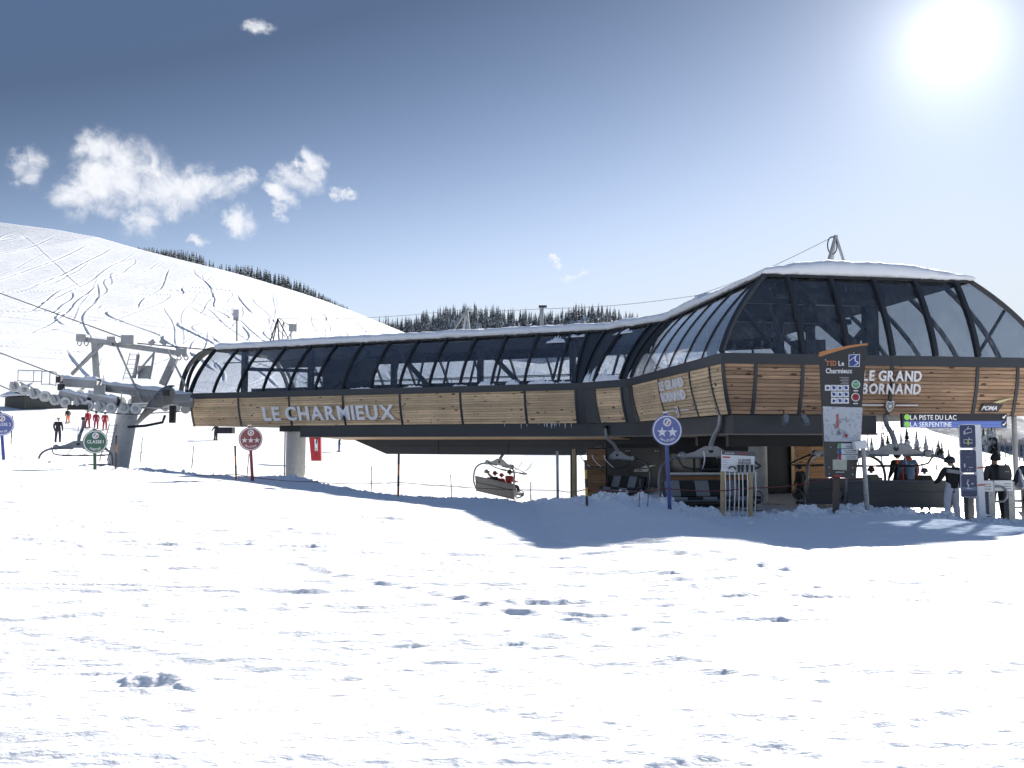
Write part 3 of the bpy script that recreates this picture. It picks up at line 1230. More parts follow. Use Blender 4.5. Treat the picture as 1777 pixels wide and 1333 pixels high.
# inner lining of the back slope of the roof
mb = MB()
for i in (5,):
    lo = []
    for q in range(9):
        s = .80 + .20 * q / 8
        lo.append([gl_pt(i, 0, s, .04), gl_pt(i, L5, s, .04), gl_pt(i, L5, s, .10), gl_pt(i, 0, s, .10)])
    mb.strip(lo, closed=True)
mb.build('back_roof_sheet', INNER, ST)
# snow on the roof: rounded blanket with a broken edge
mb = MB()
rg0 = gl_ring(1.0, 0.0)
NPT = []
for i in range(NS):
    n_ = max(4, int(SEG[i][3] / .12))
    NPT.append(n_)
n_ = 26


def loop_pts(offs, z):
    a = ring(offs, z)
    out = []
    for i in range(NS):
        for k in range(NPT[i]):
            out.append(a[i].lerp(a[i + 1], k / NPT[i]))
    for k in range(26):
        out.append(a[NS].lerp(a[0], k / 26))
    return out


def dl(e):
    return [d + e for d in DEL]


prof = [(.10, .02), (-.05, .035), (-.11, .12), (-.08, .25), (.03, .34), (.25, .41), (.75, .46), (1.5, .50)]
loops = []
for j, (e, z) in enumerate(prof):
    lp = loop_pts(dl(e), ZG1 + .04 + z)
    for k, p in enumerate(lp):
        nz = float(fbm(np.array([p.x * .7]), np.array([p.y * .7 + 5]), 4)[0])
        n2 = float(fbm(np.array([p.x * 2.6 + 9]), np.array([p.y * 2.6]), 3)[0])
        hall = math.exp(-((p.x - 10.6) / 3.0) ** 2) if p.y < 40 else 0.0
        thin = 1.0
        if p.y < 31 and p.x > 6:
            thin = 1 - .80 * min(1.0, max(0.0, (p.x - 11.6) / 2.6)) ** 1.3 - .45 * math.exp(-((p.x - 7.4) / 1.1) ** 2)
        n3 = float(fbm(np.array([p.x * 7 + 3]), np.array([p.y * 7]), 2)[0])
        p.z += (.09 * nz + .05 * n2) * (z / .5) + .22 * hall * (z / .5) - (1 - thin) * z + (.07 * min(0, n2) + .05 * n3 if j in (1, 2) else .02 * n3)
        if j in (1, 2, 3):
            p += (p - V((0, 44, p.z))).normalized() * (.08 * nz + .05 * n2)
    loops.append(lp)
mb.strip(loops, closed=True)
tri = tessellate_polygon([loops[-1]])
b = len(mb.v) - len(loops[-1])
for t in tri:
    mb.f.append([b + q for q in t])
    mb.m.append(0)
o = mb.build('snow_cap', SNOW_ROOF, ST, smooth='all')
# thin gutter under the snow
for i in range(4):
    pa = gl_ring(1.0, -.09)
    mb = MB().beam(pa[i] + V((0, 0, .0)), pa[i + 1] + V((0, 0, .0)), .07, .05)
    mb.build('gutter', BLACK, ST)

# steel fascia under the cladding
for i, t0, t1 in ((0, 6.6, L0), (1, 0, L1), (2, 0, L2), (3, 0, 4.9)):
    ra, rb = ring([.46] * NS, ZW0 - .02), ring([.46] * NS, .20)
    rc, rd = ring([.60] * NS, .20), ring([.60] * NS, ZW0 - .02)
    lp = [[pt(i, t, ra, .46), pt(i, t, rb, .46), pt(i, t, rc, .60), pt(i, t, rd, .60)] for t in (t0, t1)]
    mb = MB().strip(lp, closed=True)
    mb.add(lp[0], [(0, 1, 2, 3)])
    mb.add(lp[1], [(3, 2, 1, 0)])
    mb.build('fascia_beam', DARK2, ST)
    lp = [[pt(i, t, ring([q] * NS, z), q) for q, z in ((.40, .205), (.40, .165), (.75, .165), (.75, .205))] for t in (t0, t1)]
    MB().strip(lp, closed=True).build('fascia_lip', mat('weathered_flashing', (.20, .18, .15), .6), ST)
# planked underside, sloping a little downwards to the girder
mb = MB()
for (i, t0, t1, w_) in ((0, 7.4, L0 + 1, 2.2), (3, .6, 5.2, 6.5)):
    P, u, n, L = SEG[i]
    k = 0
    t = t0
    while t < t1:
        a = P + u * t + n * .62
        bq = P + u * (t + .4) + n * (.62 + w_)
        z0, z1 = .19, .03 if i == 0 else .12
        mb.add([V((a.x, a.y, z0)), V((a.x + u.x * .15, a.y + u.y * .15, z0)), V((bq.x + u.x * .15, bq.y + u.y * .15, z1)), V((bq.x, bq.y, z1)),
                V((a.x, a.y, z0 + .03)), V((a.x + u.x * .15, a.y + u.y * .15, z0 + .03)), V((bq.x + u.x * .15, bq.y + u.y * .15, z1 + .03)), V((bq.x, bq.y, z1 + .03))],
               [(3, 2, 1, 0), (4, 5, 6, 7), (0, 1, 5, 4), (1, 2, 6, 5), (2, 3, 7, 6), (3, 0, 4, 7)])
        t += .165
tag(mb.build('soffit_boards', mat('soffit_larch', (.36, .24, .14), .65, 0, .35, 4), ST), kind='stuff')
# main girder under the wing with sloping ends
P, u, n, L = SEG[0]
o_ = P + n * 2.5
MB().prism([(7.3, .45), (10.3, -.66), (20.5, -.66), (21.4, -.13), (24.4, -.13), (24.4, .2), (9, .45)], o_, u, V((0, 0, 1)), 0, -3.0).build('girder', DARK2, ST)
MB().beam(o_ + u * 10.4 + V((0, 0, -.24)) - n * .012, o_ + u * 20.6 + V((0, 0, -.24)) - n * .012, .02, .02).build('girder_seam', BLACK, ST)
for t in (13.2, 16.9, 20.0):
    MB().beam(o_ + u * t + V((0, 0, -.64)) - n * .012, o_ + u * t + V((0, 0, 0)) - n * .012, .02, .02, up=n).build('girder_seam', BLACK, ST)
# dark ceiling structure under the hall
P, u, n, L = SEG[2]
for k, (t, w_) in enumerate(((2.5, 3.6), (5.2, 4.0), (8.0, 4.0))):
    a = P + u * t + n * 1.0
    MB().beam(a + V((0, 0, .0)), a + n * w_ + V((0, 0, .0)), .25, .35).build('cross_beam', BLACK, ST)
MB().prism([(0, 0), (3.2, 0), (3.2, .28), (0, .28)], V((6.9, 27.0, -.02)), V((1, .16, 0)).normalized(), V((0, 0, 1)), 0, -.3).build('cross_beam', BLACK, ST)

# concrete columns
for (px, Y, r, zt, nm) in ((513, 45.4, .50, .70, 0), (1315, 29.5, .31, .55, 1)):
    p = at(px, 800, Y)
    zb = G(p.x, p.y) - .6
    MB().lathe([(r, zb), (r, zt - .35), (r, zt)], 28, Matrix.Translation((p.x, p.y, 0))).build('concrete_column', CONC, ST, smooth=True)
p = at(513, 800, 45.4)
MB().box((p.x, p.y - .3, .62), (1.25, 1.3, .30)).build('column_head', DARK2, ST)
MB().tube([(p.x - .55, p.y - .1, -3.2), (p.x - .55, p.y - .1, .6)], .035).build('down_pipe', GALVD, ST)

# machinery, posts and braces behind the glass
def inner(t, o, z):
    P, u, n, L = SEG[0]
    q = P + u * t + n * o
    return V((q.x, q.y, z))


mb = MB().beam(inner(.4, 4.5, 2.75), inner(23, 4.5, 2.75), .5, .35)
mb.build('conveyor_beam', BLACK, ST)
for k in range(13):
    c = inner(1.5 + k * 1.6, 3.6, 2.45)
    MB().lathe([(.10, -.09), (.30, -.09), (.34, -.04), (.34, .04), (.30, .09), (.10, .09)], 14, Matrix.Translation(c) @ Matrix.Rotation(math.pi / 2, 4, SEG[0][1])).build('drive_tyre', RUBBER, ST, smooth=True)
for t, o in ((1.9, 1.9), (5.2, 3.2), (5.2, 6.0), (9.5, 4.5), (14.5, 4.5), (19.4, 4.5)):
    MB().beam(inner(t, o, 1.0), inner(t, o, 4.82), .26, .26, up=SEG[0][1]).build('post', DARK, ST)
for a, b, w in ((inner(2, 2, 3.8), inner(5.2, 3.2, 3.7), .18), (inner(5.2, 3.2, 3.55), inner(8.2, 3.2, 3.2), .20), (inner(5.6, 3.4, 2.2), inner(8.6, 3.4, 4.6), .3),
                (inner(10.2, 4, 4.4), inner(12.0, 4, 2.6), .2), (inner(15.2, 4, 4.4), inner(17, 4, 2.6), .2), (inner(.2, 2.2, 4.2), inner(9, 2.2, 4.2), .05)):
    MB().beam(a, b, w, w).build('brace', DARK, ST)
MB().box(inner(6.9, 4.2, 3.6), (2.2, 1.6, 1.5), rotz(math.atan2(SEG[0][1].y, SEG[0][1].x))).build('drive_unit', BLACK, ST)
for o, z in ((7.4, 3.35), (7.4, 3.0), (1.6, 2.95)):
    MB().tube([inner(6, o, z), inner(21, o, z)], .025, 6).build('handrail', DARK, ST)
for k in range(9):
    MB().tube([inner(6 + k * 1.8, 7.4, 2.4), inner(6 + k * 1.8, 7.4, 3.36)], .02, 6).build('rail_post', DARK, ST)
for k in range(12):
    s0 = inner(2.5 + k * 1.6, 7.9, 2.4)
    MB().beam(s0, inner(3.4 + k * 1.6, 7.2, 4.6), .10, .10).build('brace', DARK, ST)
# bull wheel, trusses and control cabinet in the hall
c = V((10.2, 33.5, 2.9))
MB().lathe([(.35, -.25), (2.5, -.12), (2.6, -.12), (2.6, .12), (2.5, .12), (.35, .3)], 36, Matrix.Translation(c)).build('bull_wheel', DARK, ST, smooth=True)
for a, b, w in ((V((9.0, 29, 1)), V((9.0, 29, 4.8)), .28), (V((12.3, 29.5, 1)), V((12.3, 29.5, 4.8)), .42), (V((7.2, 31, 1)), V((7.2, 31, 4.8)), .3), (V((12.5, 36, 1)), V((12.5, 36, 4.8)), .3),
                (V((7.2, 28, 4.6)), V((12.5, 28.9, 4.6)), .2), (V((7.5, 32, 4.55)), V((13, 33, 4.55)), .2), (V((9.6, 28, 4.4)), V((12.3, 29.5, 2.7)), .32),
                (V((7.3, 27.5, 4.4)), V((9.2, 29.0, 2.6)), .12), (V((10.9, 29.2, 2.5)), V((12.3, 29.5, 4.0)), .2)):
    MB().beam(a, b, w, w).build('steel_frame', DARK, ST)
MB().box((9.7, 28.2, 2.85), (.95, .6, .85)).build('control_cabinet', mat('cabinet_grey', (.11, .115, .125), .5), ST)
# brace bars crossing the corner panes of the hall front
MB().beam(gl_pt(3, .45, .58, .05) + V((0, 0, 0)), gl_pt(3, 2.36, .03, .05), .07, .07).build('brace', DARK, ST)
MB().beam(gl_pt(3, L3 - .55, .62, .05), gl_pt(3, 7.95, .03, .05), .07, .07).build('brace', DARK, ST)

# snow lying against the glass
def snow_lump(name, c, sx, sy, sz, parent, seed, nrm=None, n=14):
    mb = MB()
    rg = np.random.default_rng(seed)
    rings = []
    for a in range(7):
        ph = math.pi * a / 6
        row = []
        for k in range(n):
            q = 2 * math.pi * k / n
            r = 1 + .35 * (rg.random() - .5) * math.sin(ph)
            row.append(V(c) + V((sx * math.sin(ph) * math.cos(q) * r, sy * math.sin(ph) * math.sin(q) * r, sz * math.cos(ph) * (r if 0 < a < 6 else 1))))
        rings.append(row)
    mb.strip(rings, closed=True)
    o = mb.build(name, SNOW_ROOF, parent, smooth='all')
    return o


def snow_smear(i, t, s0, w, h, seed):
    """thin crust of snow sticking to the glass, with a ragged upper edge"""
    rg = np.random.default_rng(seed)
    n = 15
    lo, hi = [], []
    for k in range(n):
        a = t - w + 2 * w * k / (n - 1)
        e = math.sin(math.pi * (k + .3) / (n - .4)) ** .6
        hh = h * e * (.35 + .75 * rg.random())
        row = []
        for q in range(4):
            zz = s0 + hh / 2.4 * q / 3
            row.append(gl_pt(i, min(max(a, .01), SEG[i][3] - .01), min(max(zz, 0), .99), -.035 - .06 * math.sin(math.pi * (q + .8) / 4) * e * (.5 + rg.random())))
        lo.append(row)
    mb = MB().strip(lo)
    mb.build('snow_crust', SNOW_ROOF, ST, smooth='all')


for k, a in enumerate(((0, 16.9, .0, .40, .30), (0, 18.15, .0, .32, .28), (0, 19.5, .0, .62, .22), (0, 20.5, .0, .35, .18), (1, .22, .0, .2, .55), (1, .58, .0, .16, .85), (1, 1.35, .0, .55, .55), (1, 1.95, .0, .35, .30), (2, .3, .0, .22, .5), (0, 15.6, .0, .35, .12), (0, 19.7, .80, .45, .40), (1, .9, .88, .6, .25), (0, 20.6, .9, .5, .2), (0, 13.2, 0, .5, .10), (0, 10.4, 0, .6, .08))):
    snow_smear(*a, 60 + k)
# icicles
mb = MB()
for k in range(16):
    t = 17.6 + random.random() * 3.2
    p = wd_pt(0, t, 1.0, .02)
    l = random.uniform(.06, .26)
    mb.tube([p, p - V((0, 0, l * .6)), p - V((0, 0, l))], [.018, .011, .002], 5)
tag(mb.build('icicles', mat('ice', (.7, .75, .8), .15, 0, .1, 9), ST), kind='stuff')

# lettering on the cladding
P, u, n, L = SEG[0]
SIGNW = mat('sign_white', (.90, .90, .91), .35, 0, .04, 3)
SIGNE = mat('sign_edge', (.06, .065, .07), .5)


def wall_frame(i, t, z, proud=.07):
    s = (ZW1 - z) / (ZW1 - ZW0)
    p = wd_pt(i, t, s, -proud)
    q = wd_pt(i, t, s - .2, -proud) - wd_pt(i, t, s + .2, -proud)
    return p, SEG[i][1], q.normalized()


def tpx(i, px):
    """metres along side i where the sight line through picture column px crosses it (sill height)"""
    P, u, n, L = SEG[i]
    a = (px - PW / 2) / (F * CP)
    return (a * P.y - P.x) / (u.x - a * u.y)


t0, t1 = tpx(0, 457.5), tpx(0, 684.5)
sg = MB().beam(wd_pt(0, t0, .80, -.03), wd_pt(0, t1, .80, -.03), .02, .02).build('sign_rail', DARK, ST)
body = 'LE CHARMIEUX'
tot = 0
k_ = .69 / .69
ws = []
for ch in body:
    if ch == ' ':
        ws.append(.22)
        continue
    a, b = glyph(ch, .03, .06)[2]
    ws.append((b - a) * .92 + .115)
sc_ = (t1 - t0) / (sum(ws) - .115)
tt = t0
for ch, w in zip(body, ws):
    if ch != ' ':
        p, ux, uy = wall_frame(0, tt, 1.02, .09)
        write(ch, .66, p, ux, uy, 'letter', SIGNW, sg, bold=.03, ext=.035, sx=.92 * sc_ * .69 / .66)
    tt += w * sc_


def station_title(i, ta, z, h, wid, bar, crest, nm):
    p, ux, uy = wall_frame(i, ta, z, .07)
    base = MB().beam(p - uy * .02, p + ux * .3 - uy * .02, .01, .01).build(nm, DARK, ST)
    for ln, (txt, zz) in enumerate((('LE GRAND', z), ('BORNAND', z - h * 1.28))):
        ws = [(.24 if ch == ' ' else (glyph(ch, .025, .03)[2][1] - glyph(ch, .025, .03)[2][0]) * .9 + .10) for ch in txt]
        s_ = wid / (sum(ws) - .10)
        t = ta - (.0 if ln == 0 else .0)
        for ch, w in zip(txt, ws):
            if ch != ' ':
                p, ux, uy = wall_frame(i, t, zz, .07)
                write(ch, h, p, ux, uy, 'letter', SIGNW, base, bold=.025, ext=.02, sx=.9 * s_ * .69 / h)
            t += w * s_
    zb = z - h * 1.28 - h * 1.15
    for a, b in ((.0, .40), (.62, 1.0)):
        p0, ux, uy = wall_frame(i, ta + wid * a, zb, .05)
        p1, _, _ = wall_frame(i, ta + wid * b, zb, .05)
        MB().beam(p0, p1, .02, .035).build('line', SIGNW, base)
    pc, ux, uy = wall_frame(i, ta + wid * .51, zb - .02, .06)
    sh = [(-.5, .55), (-.3, .62), (0, .52), (.3, .62), (.5, .55), (.5, -.1), (.3, -.48), (0, -.72), (-.3, -.48), (-.5, -.1)]
    MB().prism([(a * crest, b * crest) for a, b in sh], pc, ux, uy, 0, .03).build('shield', SIGNW, base)
    MB().prism([(a * crest * .82, b * crest * .82) for a, b in sh], pc + ux.cross(uy) * .03, ux, uy, 0, .006).build('shield_field', mat('shield_grey', (.32, .33, .34), .5, 0, .4, 14), base)
    q = pc + ux.cross(uy) * .036
    MB().prism([(.20 * crest * math.cos(a), .20 * crest * math.sin(a)) for a in np.linspace(0, 6.28, 13)[:-1]], q, ux, uy, 0, .006).build('shield_charge', SIGNW, base)


station_title(3, tpx(3, 1496), 1.72, .285, tpx(3, 1597.5) - tpx(3, 1496), 1, .24, 'front_lettering')
station_title(2, 4.45, 1.72, .30, 2.55, 1, .26, 'side_lettering')
# maker's badge: slanted black-edged letters with a gold swoosh
t = tpx(3, 1706)
p, ux, uy = wall_frame(3, t, .92, .05)
bad = MB().prism([(-.02, -.06), (.62, -.06), (.70, .18), (.06, .18)], p, ux, (uy + ux * .25).normalized(), 0, .02).build('maker_badge', mat('badge_black', (.02, .022, .03), .4), ST)
write('POMA', .13, p + ux * .05 - uy * .01 + ux.cross(uy) * .024, ux, (uy + ux * .25).normalized(), 'badge_letters', SIGNW, bad, bold=.02, ext=.004, sx=.95, gap=.03)
MB().prism([(.38, .22), (.60, .20), (.95, .33), (.98, .36), (.62, .30)], p, ux, uy, 0, .02).build('swoosh', mat('badge_gold', (.55, .47, .26), .4, .2), bad)
# two small spotlights under the front fascia and little fittings
for px in (1362, 1397):
    q = at(px, 729, 24.15)
    hs_ = MB().box(q, (.14, .20, .26), Matrix.Rotation(.35 if px < 1380 else -.35, 3, 'Y') @ Matrix.Rotation(-.5, 3, 'X')).build('spotlight', GALV, ST)
    MB().beam(q + V((0, .05, .1)), q + V((0, .1, .28)), .03, .03).build('bracket', BLACK, hs_)
MB().box(at(391, 747, 45), (.85, .5, .32)).build('equipment_box', DARK2, ST)
# roof fittings: tripods carrying the lightning wire, floodlights
ROOFZ = ZG1 + .45


def tripod(top, feet, r, nm='roof_tripod', m=GALVD):
    b = MB().tube([top, top - V((0, 0, .12))], r * 1.6, 8).build(nm, m, ST)
    for f in feet:
        MB().tube([top, f], r, 8).build('leg', m, b)
    return b


tp = at(1450, 409, 29.0)
b_ = tripod(tp, [at(1434, 466, 28.6), at(1442, 466, 29.6), at(1468, 466, 29.0)], .05, m=GALVD)
MB().tube([tp + V((-.14 + .16 * math.cos(a), -.05, -.35 + .30 * math.sin(a))) for a in np.linspace(0, 6.28, 17)], .02, 6).build('cable_coil', BLACK, b_)
tp2 = at(1209, 513, 36.5)
tripod(tp2, [at(1197, 534, 36.5), at(1205, 534, 36.7)], .05)
q = at(940, 534, 41)
pm = MB().tube([at(940, 566, 41), q], .10, 10).build('roof_mast', GALV, ST)
MB().box(q + V((.05, 0, .05)), (.38, .2, .10)).build('mast_cap', BLACK, pm)
tp3 = at(810, 537, 43)
tripod(tp3, [at(783, 580, 43), at(803, 580, 43.5), at(815, 580, 43)], .06, m=GALV)
tp4 = at(482, 553, 47)
tripod(tp4, [at(469, 592, 46.5), at(474, 592, 47.5), at(484, 592, 47), at(503, 592, 47)], .035, m=BLACK)
MB().tube([at(484, 552, 47), at(492, 558, 47), at(490, 590, 47)], .025, 6).build('conduit', BLACK, ST)
MB().tube([at(488, 566, 47), at(495, 560, 47), at(501, 564, 47)], .025, 6).build('conduit', BLACK, ST)
pf = MB().tube([at(411, 592, 45.5), at(411, 556, 45.5)], .045, 8).build('floodlight', GALV, ST)
MB().box(at(411, 547, 45.5), (.28, .30, .56)).build('lamp_head', mat('lamp_case', (.34, .35, .36), .4), pf)
MB().box(at(411, 546, 45.5) + V((0, -.16, .02)), (.22, .02, .40)).build('lamp_glass', mat('lamp_lens', (.55, .57, .6), .15), pf)
pf = MB().tube([at(505, 592, 46.5), at(505, 574, 46.5)], .045, 8).build('floodlight', GALVD, ST)
MB().box(at(508, 569, 46.5), (.40, .18, .40), rotz(.4)).build('lamp_head', GALVD, pf)
for w_ in ((tp, tp2), (tp2, at(940, 536, 41)), (at(940, 536, 41), tp3), (tp3, tp4)):
    a, b = w_
    path = [a.lerp(b, k / 8) - V((0, 0, .5 * math.sin(math.pi * k / 8) * (a - b).length / 30)) for k in range(9)]
    MB().tube(path, .014, 5).build('lightning_wire', GALVD, ST)

# ------------------------------------------------------------------ operator cabin, timber shed and posts below the station
PANEL = mat('grey_panel', (.115, .12, .125), .55, 0, .10, .6)
DGLASS = mat('cabin_glass', (.012, .014, .017), .08, 0, .2, 2)
PINE = wood_mat('cabin_pine', (.26, .135, .06), (.38, .22, .11), (.05, .02, .01), .2)


def plank_wall(parent, x0, x1, y, z0, z1, rows, th=.05, name='plank', m=None, vertical=False):
    for r in range(rows):
        mb = MB()
        a, b = r / rows, (r + 1) / rows
        if vertical:
            c, s = ((x0 + (x1 - x0) * (a + b) / 2), y, (z0 + z1) / 2), ((x1 - x0) / rows - .008, th, z1 - z0)
        else:
            c, s = ((x0 + x1) / 2, y, z0 + (z1 - z0) * (a + b) / 2), (x1 - x0, th, (z1 - z0) / rows - .010)
        mb.box((c[0], c[1] + random.uniform(-.005, .005), c[2]), s)
        o = mb.build(name, m or PINE, parent)
        uvl = o.data.uv_layers.new(name='UVMap')
        for lp in o.data.loops:
            vi = lp.vertex_index
            cx = (vi in (1, 2, 5, 6))
            uvl.data[lp.index].uv = (((x1 - x0) if not vertical else z1 - z0) * (cx if not vertical else vi >= 4), .09 * ((vi >= 4) if not vertical else cx))


K = thing('drive_housing', 'plain grey sheet metal housing with a white winged badge beside the striped chair', 'housing', (5.9, 40.2, -3.2))
HY0 = 2.7
MB().box((5.72, 40.3, -1.7), (3.0, 3.2, 2.75)).build('housing_body', PANEL, K)
MB().box((5.72, 40.25, -.07), (3.1, 3.4, .50)).build('housing_top', DARK2, K)
for x in (5.25, 6.7):
    MB().beam((x, 38.685, -2.9), (x, 38.685, -.4), .012, .012, up=(1, 0, 0)).build('panel_joint', BLACK, K)
q = V((5.42, 38.68, -1.38))
bd = MB().prism([(0, 0), (.60, 0), (.68, .13), (.06, .13)], q, (1, 0, 0), (0, 0, 1), 0, .02).build('badge', WHITE, K)
write('POMA', .08, q + V((.10, -.022, .025)), (1, 0, 0), (.15, 0, 1), 'badge_letters', PANEL, bd, bold=.01, ext=.003)
MB().prism([(.28, .17), (.62, .17), (1.0, .30), (.52, .28)], q, (1, 0, 0), (0, 0, 1), 0, .02).build('badge_wing', WHITE, bd)
for k in range(4):
    MB().lathe([(.03, 0), (.03, .02)], 10, Matrix.Translation((5.1 + .12 * (k % 2) + 1.3 * (k // 2), 38.67, -.45)) @ Matrix.Rotation(math.pi / 2, 4, 'X')).build('bolt', WHITE, K)

K = thing('operator_cabin', 'pine boarded operator cabin with a dark window band behind the front chair', 'cabin', (7.4, 34.0, -2.4))
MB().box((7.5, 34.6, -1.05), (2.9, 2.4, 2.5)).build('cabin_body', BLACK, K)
plank_wall(K, 6.0, 9.0, 33.36, -2.3, -1.36, 7)
MB().box((7.5, 33.34, -.86), (2.9, .03, .72)).build('window', DGLASS, K)
MB().box((7.5, 33.28, -1.30), (3.0, .22, .05)).build('window_sill', GALVD, K)
MB().box((7.5, 33.27, -1.25), (2.95, .20, .07)).build('snow_ledge', SNOW_ROOF, K)
for x in (6.05, 7.0, 7.95, 8.95):
    MB().box((x, 33.31, -.86), (.07, .05, .74)).build('window_frame', BLACK, K)

K = thing('timber_shed', 'pine plank shed wall with a dark open doorway under the hall', 'shed', (10.7, 33.3, -2.3))
plank_wall(K, 11.0, 12.35, 33.9, -2.2, .25, 20)
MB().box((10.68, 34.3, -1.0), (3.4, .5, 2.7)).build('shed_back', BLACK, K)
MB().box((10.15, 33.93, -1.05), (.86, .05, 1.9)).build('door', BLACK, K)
for x, w in ((10.95, .10), (9.68, .10)):
    MB().box((x, 33.88, -1.0), (w, .09, 2.0)).build('door_post', WOODP, K)
MB().box((10.3, 33.88, .02), (1.4, .09, .10)).build('door_head', WOODP, K)
MB().box((11.7, 33.85, .33), (1.5, .20, .05)).build('shed_roof_edge', WOODP, K)
MB().box((9.2, 33.9, -1.0), (.85, .05, 2.2)).build('side_panel', BLACK, K)

K = thing('plank_screen', 'narrow pine plank screen between the square post and the grey housing', 'screen', (3.6, 36.7, -3))
plank_wall(K, 3.2, 3.95, 36.6, -3.0, -.35, 22)
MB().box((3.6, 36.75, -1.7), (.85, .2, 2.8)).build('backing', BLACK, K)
K = thing('timber_post', 'tall square larch post with dark edges under the girder', 'post', (2.62, 36.9, -3.1))
MB().box((2.62, 36.9, -1.75), (.16, .16, 2.8)).build('post_core', WOODP, K)
for dx in (-.11, .11):
    MB().box((2.62 + dx, 36.95, -1.75), (.05, .2, 2.8)).build('edge_strip', BLACK, K)
# slanting light bar and strip lights
p = at(968, 862, 28.5)
tag(MB().tube([at(968, 875, 28.5), at(967, 783, 28.5)], .045, 10).build('steel_post', GALV), 'bare round steel post under the girder', 'post')
# floor of packed snow and rubber under the hall
tag(MB().box((9.5, 26.0, -2.10), (11.5, 5.6, .06)).build('loading_mat', mat('wet_rubber', (.05, .052, .055), .45, 0, .5, .8, speck=((.75, .78, .82), .45))), 'dark wet loading mat half covered with snow under the chairs', 'mat')

# ------------------------------------------------------------------ chairs
PADB = mat('seat_black', (.018, .019, .021), .65, 0, .2, 6)
PADG = mat('seat_grey', (.25, .255, .27), .6, 0, .1, 6)
SHELL = mat('chair_shell', (.10, .103, .105), .5, 0, .12, 2)
FRAME = mat('chair_frame', (.19, .195, .205), .4, .5, .2, 5)


